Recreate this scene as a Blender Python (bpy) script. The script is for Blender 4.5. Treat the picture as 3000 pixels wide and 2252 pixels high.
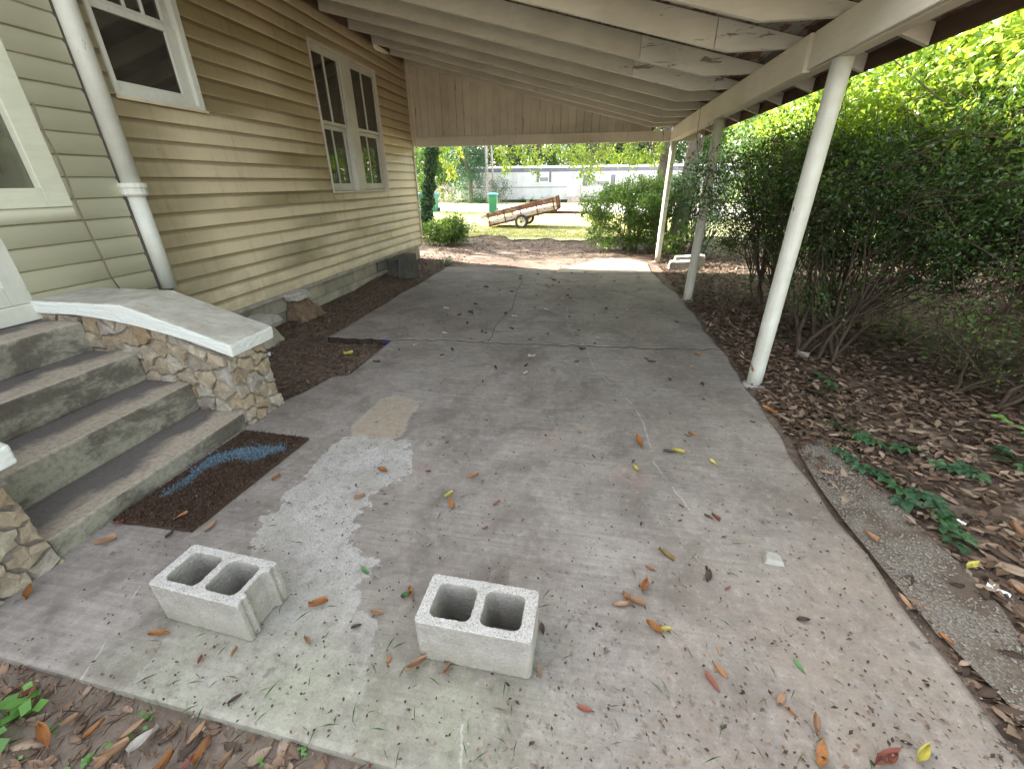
import bpy, bmesh, math, random
import numpy as np
from mathutils import Vector, Matrix

random.seed(7)
rng = np.random.default_rng(11)
scene = bpy.context.scene
for o in list(bpy.data.objects):
    bpy.data.objects.remove(o)

# ------------------------------------------------------------------ camera
CAM = np.array([0.0, 0.0, 1.5])
FPX, CX, CY = 1214.3, 1500.0, 1126.0
YAW, PITCH, ROLL = 0.17883, 0.45424, -0.00857


def cam_rot(y, p, r):
    c, s = math.cos(y), math.sin(y)
    cp, sp = math.cos(p), math.sin(p)
    cr, sr = math.cos(r), math.sin(r)
    B = np.array([[1, 0, 0], [0, 0, -1], [0, 1, 0]], float)
    P = np.array([[1, 0, 0], [0, cp, sp], [0, -sp, cp]])
    Yw = np.array([[c, -s, 0], [s, c, 0], [0, 0, 1]])
    Rl = np.array([[cr, -sr, 0], [sr, cr, 0], [0, 0, 1]])
    return Yw @ P @ B @ Rl


RC = cam_rot(YAW, PITCH, ROLL)
cd = bpy.data.cameras.new('camera')
cam = bpy.data.objects.new('camera', cd)
scene.collection.objects.link(cam)
cd.sensor_fit = 'HORIZONTAL'
cd.sensor_width = 36.0
cd.lens = FPX / 3000.0 * 36.0
cd.clip_start = 0.05
cd.clip_end = 600
mw = Matrix.Identity(4)
for i in range(3):
    for j in range(3):
        mw[i][j] = RC[i][j]
    mw[i][3] = CAM[i]
cam.matrix_world = mw
scene.camera = cam

# ------------------------------------------------------------------ sky, sun, exposure
SUN_TO = Vector((-1.5, 0.51, 1.0)).normalized()
elev = math.asin(SUN_TO.z)
azim = math.atan2(SUN_TO.x, SUN_TO.y)
world = bpy.data.worlds.new('World')
scene.world = world
world.use_nodes = True
wn = world.node_tree
sky = wn.nodes.new('ShaderNodeTexSky')
sky.sky_type = 'NISHITA'
sky.sun_disc = False
sky.sun_elevation = elev
sky.sun_rotation = azim
sky.air_density = 1.0
sky.dust_density = 3.0
sky.ozone_density = 0.3
bgn = wn.nodes['Background']
bgn.inputs[1].default_value = 0.15
hsv = wn.nodes.new('ShaderNodeHueSaturation')
hsv.inputs['Saturation'].default_value = 0.35
wn.links.new(sky.outputs[0], hsv.inputs['Color'])
wn.links.new(hsv.outputs[0], bgn.inputs[0])
sd = bpy.data.lights.new('sun', 'SUN')
sd.energy = 5.0
sd.angle = math.radians(0.5)
sd.color = (1.0, 0.95, 0.86)
sun = bpy.data.objects.new('sun', sd)
scene.collection.objects.link(sun)
sun.rotation_euler = SUN_TO.to_track_quat('Z', 'Y').to_euler()
sun.location = (-20, 10, 25)
vs = scene.view_settings
vs.view_transform = 'Standard'
vs.look = 'None'
vs.gamma = 1.0
vs.use_curve_mapping = False
vs.exposure = 2.85
scene.cycles.max_bounces = 8
scene.cycles.transparent_max_bounces = 8

# ------------------------------------------------------------------ helpers
C = scene.collection


def ray(px, py):
    c = np.array([px - CX, -(py - CY), -FPX])
    w = RC @ c
    return w / np.linalg.norm(w)


def at(px, py, axis, val):
    d = ray(px, py)
    return CAM + d * ((val - CAM[axis]) / d[axis])


def gz(y):
    y = np.asarray(y, float)
    return -0.012 * np.clip(y - 9.5, 0, 60)


def gp(px, py):
    d = ray(px, py)
    t = -CAM[2] / d[2]
    for _ in range(30):
        y = CAM[1] + d[1] * t
        t = (float(gz(y)) - CAM[2]) / d[2]
    return CAM + d * t


def link(name, me, mats=None, parent=None):
    o = bpy.data.objects.new(name, me)
    C.objects.link(o)
    if parent is not None:
        o.parent = parent
    return o


def tag(o, label, cat, group=None):
    o['label'] = label
    o['category'] = cat
    if group:
        o['group'] = group
    return o


def thing(name, label, cat, loc=(0, 0, 0), group=None, rz=0.0):
    o = bpy.data.objects.new(name, None)
    o.empty_display_size = 0.1
    C.objects.link(o)
    o.location = loc
    o.rotation_euler = (0, 0, rz)
    return tag(o, label, cat, group)


class MB:
    """collects shapes in thing-space and links them as one mesh object"""

    def __init__(self):
        self.v, self.f, self.smooth = [], [], []

    def add(self, vs_, fs, sm=False):
        b = len(self.v)
        self.v += [tuple(map(float, p)) for p in vs_]
        self.f += [tuple(b + i for i in f) for f in fs]
        self.smooth += [sm] * len(fs)
        return self

    def box(self, x0, x1, y0, y1, z0, z1):
        return self.hexa([(x0, y0, z0), (x1, y0, z0), (x1, y1, z0), (x0, y1, z0),
                          (x0, y0, z1), (x1, y0, z1), (x1, y1, z1), (x0, y1, z1)])

    def hexa(self, p):
        return self.add(p, [(0, 3, 2, 1), (4, 5, 6, 7), (0, 1, 5, 4), (1, 2, 6, 5), (2, 3, 7, 6), (3, 0, 4, 7)])

    def prism(self, poly, vec):
        n = len(poly)
        a = [np.array(p, float) for p in poly]
        b = [p + np.array(vec, float) for p in a]
        fs = [tuple(range(n))[::-1], tuple(range(n, 2 * n))]
        fs += [(i, (i + 1) % n, n + (i + 1) % n, n + i) for i in range(n)]
        return self.add(a + b, fs)

    def tube(self, path, rad, n=6, cap=True, sm=True):
        path = [np.array(p, float) for p in path]
        m = len(path)
        if not hasattr(rad, '__len__'):
            rad = [rad] * m
        vs_, fs = [], []
        ref = None
        for i, p in enumerate(path):
            t = path[min(i + 1, m - 1)] - path[max(i - 1, 0)]
            t = t / (np.linalg.norm(t) + 1e-9)
            if ref is None:
                ref = np.array([0, 0, 1.0]) if abs(t[2]) < .9 else np.array([1.0, 0, 0])
            u = np.cross(t, ref)
            u /= np.linalg.norm(u) + 1e-9
            w = np.cross(u, t)
            ref = w
            for k in range(n):
                a = 2 * math.pi * k / n
                vs_.append(p + rad[i] * (u * math.cos(a) + w * math.sin(a)))
        for i in range(m - 1):
            for k in range(n):
                fs.append((i * n + k, i * n + (k + 1) % n, (i + 1) * n + (k + 1) % n, (i + 1) * n + k))
        if cap:
            fs.append(tuple(range(n))[::-1])
            fs.append(tuple(range((m - 1) * n, m * n)))
        return self.add(vs_, fs, sm)

    def build(self, name, mat, parent=None, bevel=0.0, off=None, segs=2, recalc=True):
        me = bpy.data.meshes.new(name)
        v = self.v
        if off is not None:
            v = [(p[0] - off[0], p[1] - off[1], p[2] - off[2]) for p in v]
        me.from_pydata(v, [], self.f)
        me.polygons.foreach_set('use_smooth', self.smooth)
        if recalc:
            bm = bmesh.new()
            bm.from_mesh(me)
            bmesh.ops.recalc_face_normals(bm, faces=bm.faces)
            bm.to_mesh(me)
            bm.free()
        me.materials.append(mat)
        o = link(name, me, parent=parent)
        if bevel:
            md = o.modifiers.new('bevel', 'BEVEL')
            md.width = bevel
            md.segments = segs
            md.limit_method = 'ANGLE'
            md.angle_limit = math.radians(35)
        return o


def sub(o, level=1, strength=0.0, size=0.1, simple=True):
    md = o.modifiers.new('sub', 'SUBSURF')
    md.subdivision_type = 'SIMPLE' if simple else 'CATMULL_CLARK'
    md.levels = level
    md.render_levels = level
    if strength:
        tx = bpy.data.textures.new('rough', 'CLOUDS')
        tx.noise_scale = size
        d = o.modifiers.new('rough', 'DISPLACE')
        d.texture = tx
        d.strength = strength
        d.texture_coords = 'GLOBAL'


# ------------------------------------------------------------------ materials
class NT:
    def __init__(self, name):
        self.m = bpy.data.materials.new(name)
        self.m.use_nodes = True
        self.t = self.m.node_tree
        self.b = self.t.nodes['Principled BSDF']
        self.out = self.t.nodes['Material Output']

    def n(self, typ, **kw):
        nd = self.t.nodes.new(typ)
        for k, v in kw.items():
            if k.startswith('i_'):
                nd.inputs[k[2:].replace('_', ' ')].default_value = v
            else:
                setattr(nd, k, v)
        return nd

    def l(self, a, b):
        self.t.links.new(a, b)

    def coords(self, scale=(1, 1, 1), kind='Object'):
        tc = self.n('ShaderNodeTexCoord')
        mp = self.n('ShaderNodeMapping')
        mp.inputs['Scale'].default_value = scale
        self.l(tc.outputs[kind], mp.inputs[0])
        return mp.outputs[0]

    def noise(self, co, scale, detail=5, rough=.6, dist=0.0):
        nd = self.n('ShaderNodeTexNoise')
        nd.inputs['Scale'].default_value = scale
        nd.inputs['Detail'].default_value = detail
        nd.inputs['Roughness'].default_value = rough
        nd.inputs['Distortion'].default_value = dist
        self.l(co, nd.inputs['Vector'])
        return nd.outputs[0]

    def ramp(self, fac, stops):
        r = self.n('ShaderNodeValToRGB')
        el = r.color_ramp.elements
        while len(el) < len(stops):
            el.new(0.5)
        for e, (p, c) in zip(el, stops):
            e.position = p
            e.color = (c[0], c[1], c[2], 1) if hasattr(c, '__len__') else (c, c, c, 1)
        self.l(fac, r.inputs[0])
        return r.outputs[0]

    def mix(self, fac, a, b, mode='MIX'):
        m = self.n('ShaderNodeMix', data_type='RGBA', blend_type=mode)
        for s, v in ((0, fac), (6, a), (7, b)):
            if hasattr(v, 'is_linked') or hasattr(v, 'node'):
                self.l(v, m.inputs[s])
            elif s == 0:
                m.inputs[0].default_value = v
            else:
                m.inputs[s].default_value = (v[0], v[1], v[2], 1)
        return m.outputs[2]

    def math(self, op, a, b=0.0, c=0.0):
        m = self.n('ShaderNodeMath', operation=op)
        for s, v in ((0, a), (1, b), (2, c)):
            if hasattr(v, 'node'):
                self.l(v, m.inputs[s])
            else:
                m.inputs[s].default_value = v
        return m.outputs[0]

    def attr(self, name):
        a = self.n('ShaderNodeAttribute', attribute_name=name)
        return a.outputs['Fac']

    def bump(self, h, strength=.3, dist=.01):
        b = self.n('ShaderNodeBump')
        b.inputs['Strength'].default_value = strength
        b.inputs['Distance'].default_value = dist
        self.l(h, b.inputs['Height'])
        self.l(b.outputs[0], self.b.inputs['Normal'])

    def done(self, col, rough=.7, spec=.35):
        if hasattr(col, 'node'):
            self.l(col, self.b.inputs['Base Color'])
        else:
            self.b.inputs['Base Color'].default_value = (*col, 1)
        if hasattr(rough, 'node'):
            self.l(rough, self.b.inputs['Roughness'])
        else:
            self.b.inputs['Roughness'].default_value = rough
        self.b.inputs['Specular IOR Level'].default_value = spec
        return self.m


def simple(name, col, var=.25, scale=5, rough=.7, bump=.25, bscale=60, stretch=(1, 1, 1), tint=None, rand=.12, spec=.35, bdist=.004):
    k = NT(name)
    co = k.coords(stretch)
    nz = k.noise(co, scale, 6, .65)
    lo = [c * (1 - var) for c in col]
    hi = [min(1, c * (1 + var)) for c in (tint or col)]
    c = k.ramp(nz, [(.28, lo), (.72, hi)])
    if rand:
        oi = k.n('ShaderNodeObjectInfo')
        f = k.math('MULTIPLY_ADD', oi.outputs['Random'], rand * 2, 1 - rand)
        hs = k.n('ShaderNodeHueSaturation')
        k.l(f, hs.inputs['Value'])
        k.l(c, hs.inputs['Color'])
        c = hs.outputs[0]
    b = k.noise(co, bscale, 4, .7)
    k.bump(b, bump, bdist)
    return k.done(c, rough, spec)


def painted_wood(name, paint, wood=(.13, .1, .075), dirt=(.2, .16, .1), peel=.62, grain=(1, 1, 1), rand=.08, rough=.55, dirtamt=.5, pscale=9):
    """old paint: grime clouds, grain and flaked places that show bare wood"""
    k = NT(name)
    co = k.coords(grain)
    cw = k.coords()
    big = k.noise(cw, 1.1, 6, .65)
    c = k.mix(k.ramp(big, [(.42, 0), (.78, dirtamt)]), paint, dirt)
    sm = k.noise(co, 14, 6, .7)
    c = k.mix(k.ramp(sm, [(.35, .22), (.6, 0)]), c, [p * .62 for p in paint])
    pl = k.noise(co, pscale, 8, .72, .4)
    pm = k.ramp(pl, [(peel, 0), (peel + .02, 1)])
    c = k.mix(pm, c, wood)
    oi = k.n('ShaderNodeObjectInfo')
    f = k.math('MULTIPLY_ADD', oi.outputs['Random'], rand * 2, 1 - rand)
    hs = k.n('ShaderNodeHueSaturation')
    k.l(f, hs.inputs['Value'])
    k.l(c, hs.inputs['Color'])
    h = k.math('SUBTRACT', k.math('MULTIPLY', k.noise(co, 40, 4, .7), .5), pm)
    k.bump(h, .35, .004)
    return k.done(hs.outputs[0], rough, .35)


M = {}
M['siding'] = None


def siding_mat():
    k = NT('cream_siding_paint')
    co = k.coords((1, .12, 1))
    cw = k.coords()
    base = k.mix(k.noise(cw, 1.3, 6, .65), (.57, .485, .305), (.70, .605, .405))
    # grime caught in a ragged band along the top of every course (attribute = height within the course)
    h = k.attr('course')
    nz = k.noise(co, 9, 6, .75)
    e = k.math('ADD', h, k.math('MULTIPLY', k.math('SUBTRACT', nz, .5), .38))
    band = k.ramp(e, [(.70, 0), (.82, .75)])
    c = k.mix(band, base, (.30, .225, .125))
    st = k.noise(k.coords((2, 2, .25)), 5, 6, .7)
    c = k.mix(k.ramp(st, [(.52, 0), (.75, .45)]), c, (.34, .26, .15))
    sp = k.noise(cw, 45, 3, .6)
    c = k.mix(k.ramp(sp, [(.68, 0), (.74, .5)]), c, (.22, .16, .1))
    zz = k.n('ShaderNodeSeparateXYZ')
    k.l(cw, zz.inputs[0])
    spl = k.math('MULTIPLY', k.ramp(zz.outputs[2], [(.3, 1), (1.0, 0)]), k.ramp(k.noise(k.coords((1, .6, 1)), 4, 7, .72), [(.42, 0), (.62, .6)]))
    c = k.mix(spl, c, (.33, .27, .185))       # splashed soil low on the wall
    k.bump(k.noise(co, 30, 4, .6), .12, .004)
    return k.done(c, .5, .4)


M['siding'] = siding_mat()


def clap_mat():
    k = NT('white_drop_siding_paint')
    cw = k.coords()
    co = k.coords((1, .2, 1))
    c = k.mix(k.noise(cw, 1.6, 6, .65), (.76, .735, .53), (.84, .82, .64))
    h = k.attr('course')
    e = k.math('ADD', h, k.math('MULTIPLY', k.math('SUBTRACT', k.noise(co, 12, 6, .75), .5), .12))
    c = k.mix(k.ramp(e, [(.90, 0), (.955, .75)]), c, (.25, .19, .11))
    c = k.mix(k.ramp(k.math('SUBTRACT', k.noise(co, 9, 6, .7), k.math('MULTIPLY', h, .12)), [(.56, 0), (.72, .4)]), c, (.40, .33, .2))
    fl = k.noise(k.coords((1, .3, 1)), 30, 6, .7)
    c = k.mix(k.ramp(fl, [(.70, 0), (.72, .8)]), c, (.24, .2, .14))
    k.bump(k.noise(co, 40, 5, .7), .25, .004)
    return k.done(c, .55, .35)


M['clap'] = clap_mat()
M['whitewood'] = painted_wood('white_painted_clapboard', (.64, .655, .50), peel=.72, grain=(2, .35, 2), dirt=(.33, .27, .17), dirtamt=.45)
M['trim'] = painted_wood('white_painted_trim', (.62, .63, .54), peel=.66, grain=(1.5, 1.5, .6), dirtamt=.45)
M['rafter'] = painted_wood('carport_rafter_paint', (.68, .665, .55), wood=(.16, .115, .085), peel=.655, grain=(.35, 2, 2), dirt=(.21, .18, .13), rand=.1)
M['newrafter'] = painted_wood('patched_rafter_board', (.70, .70, .61), wood=(.26, .22, .17), peel=.58, grain=(.35, 2, 2), dirt=(.27, .26, .22))
M['gable'] = painted_wood('gable_board_paint', (.68, .635, .515), wood=(.06, .045, .03), peel=.635, grain=(3, 3, .22), dirt=(.24, .2, .13), rand=.06)
M['beam'] = painted_wood('beam_paint', (.66, .61, .50), wood=(.17, .12, .09), peel=.68, grain=(2, .3, 2), dirt=(.38, .31, .22))
M['deck'] = painted_wood('weathered_roof_board', (.30, .275, .25), wood=(.15, .08, .055), peel=.5, grain=(2, .4, 2), dirt=(.12, .09, .07), rand=.25, rough=.85, pscale=6)
M['fascia'] = simple('dark_weathered_wood', (.10, .062, .042), .5, 3, .85, .5, 40, (2, .25, 2))
M['post'] = None
M['conc'] = simple('old_concrete', (.30, .285, .25), .35, 4, .9, .5, 90, tint=(.33, .315, .28))
M['found'] = simple('foundation_block', (.31, .295, .235), .32, 3, .9, .5, 110, tint=(.33, .30, .22), rand=.2)
def cinder_mat():
    k = NT('cinder_block_concrete')
    cw = k.coords()
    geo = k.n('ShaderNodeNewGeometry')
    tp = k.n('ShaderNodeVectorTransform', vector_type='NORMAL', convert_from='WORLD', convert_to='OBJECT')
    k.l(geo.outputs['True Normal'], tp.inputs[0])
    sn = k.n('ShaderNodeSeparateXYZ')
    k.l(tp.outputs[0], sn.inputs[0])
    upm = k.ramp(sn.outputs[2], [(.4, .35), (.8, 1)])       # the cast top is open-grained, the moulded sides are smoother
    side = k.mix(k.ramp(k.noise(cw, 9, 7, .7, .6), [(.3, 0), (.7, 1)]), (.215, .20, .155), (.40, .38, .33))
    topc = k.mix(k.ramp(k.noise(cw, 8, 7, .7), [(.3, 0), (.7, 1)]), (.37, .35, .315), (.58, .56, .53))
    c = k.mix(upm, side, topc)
    sp = k.noise(cw, 140, 3, .7)
    c = k.mix(k.math('MULTIPLY', k.ramp(sp, [(.36, .8), (.46, 0)]), upm), c, (.15, .14, .12))
    c = k.mix(k.math('MULTIPLY', k.ramp(k.noise(cw, 170, 2, .6), [(.56, 0), (.66, .7)]), upm), c, (.68, .65, .61))
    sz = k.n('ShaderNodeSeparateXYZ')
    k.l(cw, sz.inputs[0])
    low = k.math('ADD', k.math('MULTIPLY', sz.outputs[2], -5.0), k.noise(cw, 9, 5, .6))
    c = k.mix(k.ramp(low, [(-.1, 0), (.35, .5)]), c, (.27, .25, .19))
    k.bump(k.noise(cw, 110, 4, .75), 1.0, .006)
    return k.done(c, .95, .2)


M['cinder'] = cinder_mat()
M['stone'] = None
M['mortar'] = simple('grey_mortar', (.25, .228, .195), .4, 14, .95, .8, 90)
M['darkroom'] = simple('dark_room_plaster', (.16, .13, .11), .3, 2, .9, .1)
M['cable'] = simple('old_cable', (.17, .14, .09), .2, 10, .7)
M['soil'] = None
M['rustmetal'] = simple('rusty_steel', (.16, .07, .04), .5, 12, .8, .4, 60)
M['tyre'] = simple('tyre_rubber', (.035, .034, .033), .3, 20, .8, .3, 80)
M['rimwhite'] = simple('white_wheel_rim', (.66, .62, .52), .25, 9, .5, .1)
M['trailerwood'] = painted_wood('weathered_red_brown_plank', (.24, .115, .075), wood=(.40, .33, .26), peel=.56, grain=(.5, 2, 2), dirt=(.14, .07, .05), rand=.2, rough=.8)
M['palewood'] = painted_wood('pale_worn_plank', (.52, .46, .41), wood=(.24, .13, .09), peel=.55, grain=(.5, 2, 2), dirt=(.3, .2, .16), rand=.15, rough=.8)
M['bingreen'] = simple('green_bin_plastic', (.035, .20, .095), .15, 3, .45, .05, 60, rand=.03)
M['binblue'] = simple('blue_lid_plastic', (.07, .26, .46), .12, 3, .45, .05, 60, rand=.03)
M['mhwhite'] = painted_wood('white_metal_siding', (.56, .575, .60), wood=(.45, .43, .38), peel=.74, grain=(2, 2, .2), dirt=(.42, .41, .33), dirtamt=.5)
M['mhgrey'] = simple('slate_grey_paint', (.13, .135, .18), .15, 2, .6, .05)
M['mhtrim'] = simple('white_vinyl', (.60, .61, .63), .06, 2, .5, .05)
M['mhdark'] = simple('dark_skirting', (.07, .065, .065), .3, 3, .8, .2)
M['blind'] = simple('grey_blind_glass', (.22, .235, .26), .15, 2, .15, .02, spec=.6)
M['bark'] = simple('grey_bark', (.15, .125, .10), .45, 6, .95, 1.0, 26, (2.2, 2.2, .4), bdist=.03)
M['twig'] = simple('brown_twig_bark', (.075, .055, .038), .45, 9, .95, .7, 60, bdist=.006)
M['deadtwig'] = simple('grey_dead_twig', (.34, .30, .25), .3, 9, .95, .3)
M['pole'] = simple('grey_pole_wood', (.33, .30, .27), .3, 3, .9, .5, 40, (3, 3, .3))
M['rock'] = simple('pale_rock', (.42, .40, .35), .3, 22, .9, .8, 60)
M['paper'] = simple('white_litter_paper', (.7, .72, .76), .12, 12, .7, .2)
M['purple'] = simple('purple_plastic', (.03, .02, .10), .1, 4, .35, .02)
M['slate'] = simple('old_wood_sill', (.33, .30, .25), .35, 8, .85, .4)


def post_mat():
    k = NT('white_pipe_paint')
    cw = k.coords()
    nz = k.noise(cw, 2.5, 6, .65)
    c = k.mix(k.ramp(nz, [(.35, 0), (.75, .75)]), (.62, .63, .56), (.38, .375, .27))
    c = k.mix(k.ramp(k.noise(k.coords((7, 7, .5)), 4, 6, .7), [(.5, 0), (.72, .5)]), c, (.36, .33, .24))
    ru = k.noise(k.coords((1, 1, .5)), 11, 7, .7, .3)
    hgt = k.n('ShaderNodeSeparateXYZ')
    k.l(cw, hgt.inputs[0])
    low = k.ramp(hgt.outputs[2], [(0.0, .10), (.6, .012)])
    rm = k.ramp(k.math('ADD', ru, low), [(.695, 0), (.72, 1)])
    c = k.mix(rm, c, (.28, .12, .04))
    ch = k.ramp(k.noise(cw, 24, 6, .7), [(.70, 0), (.715, 1)])
    c = k.mix(ch, c, (.22, .17, .12))
    rm = k.math('MAXIMUM', rm, ch)
    k.bump(k.math('SUBTRACT', k.noise(cw, 60, 4), rm), .35, .004)
    return k.done(c, .5, .4)


M['post'] = post_mat()


def stone_mat():
    k = NT('tan_field_stone')
    oi = k.n('ShaderNodeObjectInfo')
    base = k.ramp(oi.outputs['Random'], [(0, (.38, .27, .15)), (.2, (.55, .46, .32)), (.4, (.33, .30, .265)), (.6, (.62, .57, .45)), (.8, (.46, .35, .22)), (1, (.52, .49, .44))])
    cw = k.coords()
    nz = k.noise(cw, 16, 7, .7, .5)
    c = k.mix(k.ramp(nz, [(.4, .6), (.6, 0)]), base, (.21, .165, .115))
    c = k.mix(k.ramp(k.noise(cw, 30, 5, .7), [(.55, 0), (.75, .5)]), c, (.60, .56, .48))
    k.bump(k.noise(cw, 30, 8, .8), 1.0, .02)
    return k.done(c, .92, .2)


M['stone'] = stone_mat()


def cap_mat():
    k = NT('painted_concrete_cap')
    cw = k.coords()
    geo = k.n('ShaderNodeNewGeometry')
    sx = k.n('ShaderNodeSeparateXYZ')
    k.l(geo.outputs['Normal'], sx.inputs[0])
    up = k.ramp(sx.outputs[2], [(.45, 0), (.75, 1)])      # paint has worn off the trodden top
    wear = k.ramp(k.noise(cw, 6, 7, .7), [(.32, 0), (.62, .9)])
    white = k.mix(k.ramp(k.noise(cw, 26, 5, .7), [(.55, 0), (.72, .5)]), (.67, .69, .64), (.45, .43, .36))
    top = k.mix(wear, (.46, .455, .385), (.31, .28, .225))
    top = k.mix(k.ramp(k.noise(cw, 60, 4, .7), [(.6, 0), (.72, .6)]), top, (.2, .175, .14))
    c = k.mix(up, white, top)
    k.bump(k.noise(cw, 50, 5, .7), .4, .006)
    return k.done(c, .85, .25)


M['cap'] = cap_mat()


def step_mat():
    k = NT('mildewed_step_concrete')
    cw = k.coords()
    n1 = k.noise(k.coords((1.4, .7, 1.4)), 4.2, 8, .7, .5)
    n2 = k.noise(cw, 40, 5, .7)
    big = k.noise(k.coords((1, .8, 1)), 2.6, 6, .6, .4)
    # treads: feet keep the front worn and pale, mildew stays along the back
    e = k.math('ADD', k.attr('run'), k.math('MULTIPLY', k.math('SUBTRACT', big, .5), .42))
    tread = k.mix(k.ramp(e, [(.13, 0), (.21, 1)]), k.mix(n1, (.25, .21, .165), (.43, .365, .28)), k.mix(n1, (.085, .077, .07), (.15, .132, .118)))
    riser = k.ramp(k.math('ADD', k.math('MULTIPLY', n1, .6), k.math('MULTIPLY', big, .4)), [(.36, (.085, .076, .062)), (.47, (.14, .127, .10)), (.53, (.27, .255, .20)), (.7, (.34, .32, .255))])
    geo = k.n('ShaderNodeNewGeometry')
    sx = k.n('ShaderNodeSeparateXYZ')
    k.l(geo.outputs['Normal'], sx.inputs[0])
    c = k.mix(k.ramp(sx.outputs[2], [(.5, 0), (.8, 1)]), riser, tread)
    c = k.mix(k.ramp(n2, [(.35, .4), (.55, 0)]), c, (.06, .053, .046))
    c = k.mix(k.ramp(k.noise(cw, 120, 3, .6), [(.68, 0), (.74, .6)]), c, (.5, .47, .4))
    k.bump(n2, .45, .006)
    return k.done(c, .92, .25)


M['step'] = step_mat()


def slab_mat():
    k = NT('worn_concrete_slab')
    cw = k.coords()
    big = k.noise(cw, .9, 7, .68, .3)
    c = k.ramp(big, [(.3, (.185, .158, .134)), (.5, (.252, .224, .197)), (.7, (.335, .306, .276))])
    # broom marks across the slab
    br = k.noise(k.coords((.6, 16, 1)), 3, 5, .7)
    c = k.mix(k.ramp(br, [(.35, .45), (.58, 0)]), c, (.13, .108, .092))
    blot = k.noise(cw, 1.9, 8, .74, .6)
    c = k.mix(k.ramp(blot, [(.36, .6), (.5, 0)]), c, (.13, .11, .094))
    c = k.mix(k.ramp(blot, [(.54, 0), (.7, .55)]), c, (.37, .335, .295))
    dust = k.noise(cw, 3.3, 8, .75, .4)
    c = k.mix(k.ramp(dust, [(.5, 0), (.66, .5)]), c, (.235, .197, .16))
    mid = k.noise(cw, 7, 7, .72)
    c = k.mix(k.ramp(mid, [(.56, 0), (.72, .45)]), c, (.36, .335, .305))
    # oil and damp marks
    dk = k.noise(cw, 2.6, 5, .6, .8)
    c = k.mix(k.math('MULTIPLY', k.ramp(dk, [(.52, 0), (.68, 1)]), .6), c, (.105, .086, .073))
    c = k.mix(k.math('MULTIPLY', k.attr('stain'), .75), c, (.12, .103, .09))
    # bare aggregate patch with a crisp ragged edge
    en = k.noise(cw, 13, 7, .72)
    s = k.math('ADD', k.attr('pale'), k.math('ADD', k.math('MULTIPLY', k.math('SUBTRACT', en, .5), .22), k.math('MULTIPLY', k.math('SUBTRACT', k.noise(cw, 2.2, 5, .6), .5), .3)))
    pm = k.ramp(k.math('MULTIPLY_ADD', s, 8.0, .5), [(.38, 0), (.62, .62)])
    agg = k.noise(cw, 95, 5, .75)
    pc = k.ramp(agg, [(.3, (.27, .25, .225)), (.5, (.46, .445, .42)), (.7, (.66, .645, .62))])
    pc = k.mix(k.ramp(k.noise(cw, 3, 5, .6), [(.4, .0), (.65, .55)]), pc, (.29, .285, .215))
    pm = k.math('MULTIPLY', pm, k.math('ADD', k.attr('fade'), k.math('MULTIPLY', k.math('SUBTRACT', k.noise(cw, 5, 8, .72), .52), 2.2)))
    pm = k.math('MINIMUM', k.math('MAXIMUM', pm, 0.0), 1.0)
    c = k.mix(pm, c, pc)
    rim = k.math('MULTIPLY', k.ramp(k.math('MULTIPLY_ADD', s, 8.0, .5), [(.42, 0), (.5, .5), (.62, 0)]), k.attr('fade'))
    c = k.mix(rim, c, (.53, .52, .50))
    t = k.math('ADD', k.attr('tan'), k.math('MULTIPLY', k.math('SUBTRACT', en, .5), .1))
    tm = k.ramp(k.math('MULTIPLY_ADD', t, 6.0, .5), [(.42, 0), (.58, .8)])
    tc2 = k.ramp(k.math('MULTIPLY_ADD', t, 6.0, .5), [(.5, (.36, .325, .27)), (.75, (.34, .28, .205))])
    c = k.mix(tm, c, tc2)
    # algae by the front edge, sandy dirt to the right
    gm = k.math('MULTIPLY', k.attr('green'), k.ramp(k.noise(cw, 5, 7, .7), [(.38, .2), (.62, 1)]))
    c = k.mix(k.math('MULTIPLY', gm, .45), c, (.31, .34, .21))
    dm = k.math('MULTIPLY', k.attr('dirt'), k.ramp(k.noise(cw, 4, 8, .72), [(.36, .1), (.6, 1)]))
    c = k.mix(k.math('MULTIPLY', dm, .85), c, (.245, .20, .16))
    rd = k.math('MULTIPLY', k.attr('red'), k.ramp(k.noise(cw, 12, 5, .7), [(.4, 0), (.6, 1)]))
    c = k.mix(k.math('MULTIPLY', rd, .28), c, (.34, .14, .10))
    # hairline cracks, signed offset from their course
    wob = k.math('MULTIPLY', k.math('SUBTRACT', k.noise(cw, 9, 5, .7), .5), .05)
    for a, w, colr, amt in (('ca', .0045, (.035, .03, .025), .95), ('cb', .004, (.50, .48, .45), .4), ('cc', .004, (.5, .48, .45), .45)):
        d = k.math('ABSOLUTE', k.math('ADD', k.attr(a), wob))
        m = k.ramp(k.math('DIVIDE', d, w * 2), [(.35, amt), (.6, 0)])
        if a != 'ca':
            m = k.math('MULTIPLY', m, k.ramp(k.noise(cw, 6, 4, .6), [(.45, 0), (.55, 1)]))
        c = k.mix(m, c, colr)
    drip = k.noise(cw, 15, 3, .5, .3)
    c = k.mix(k.math('MULTIPLY', k.ramp(drip, [(.66, 0), (.69, .65)]), k.ramp(k.noise(cw, 1.4, 4, .6), [(.42, 0), (.58, 1)])), c, (.085, .072, .062))
    grit = k.noise(cw, 20, 7, .8)
    c = k.mix(k.ramp(grit, [(.34, .38), (.48, 0)]), c, (.115, .096, .082))
    c = k.mix(k.ramp(grit, [(.53, 0), (.68, .32)]), c, (.45, .42, .385))
    fine = k.noise(cw, 130, 4, .75)
    c = k.mix(k.ramp(fine, [(.28, .7), (.45, 0)]), c, (.10, .088, .078))
    c = k.mix(k.ramp(k.noise(cw, 70, 3, .6), [(.70, 0), (.76, .55)]), c, (.55, .53, .49))
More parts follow.
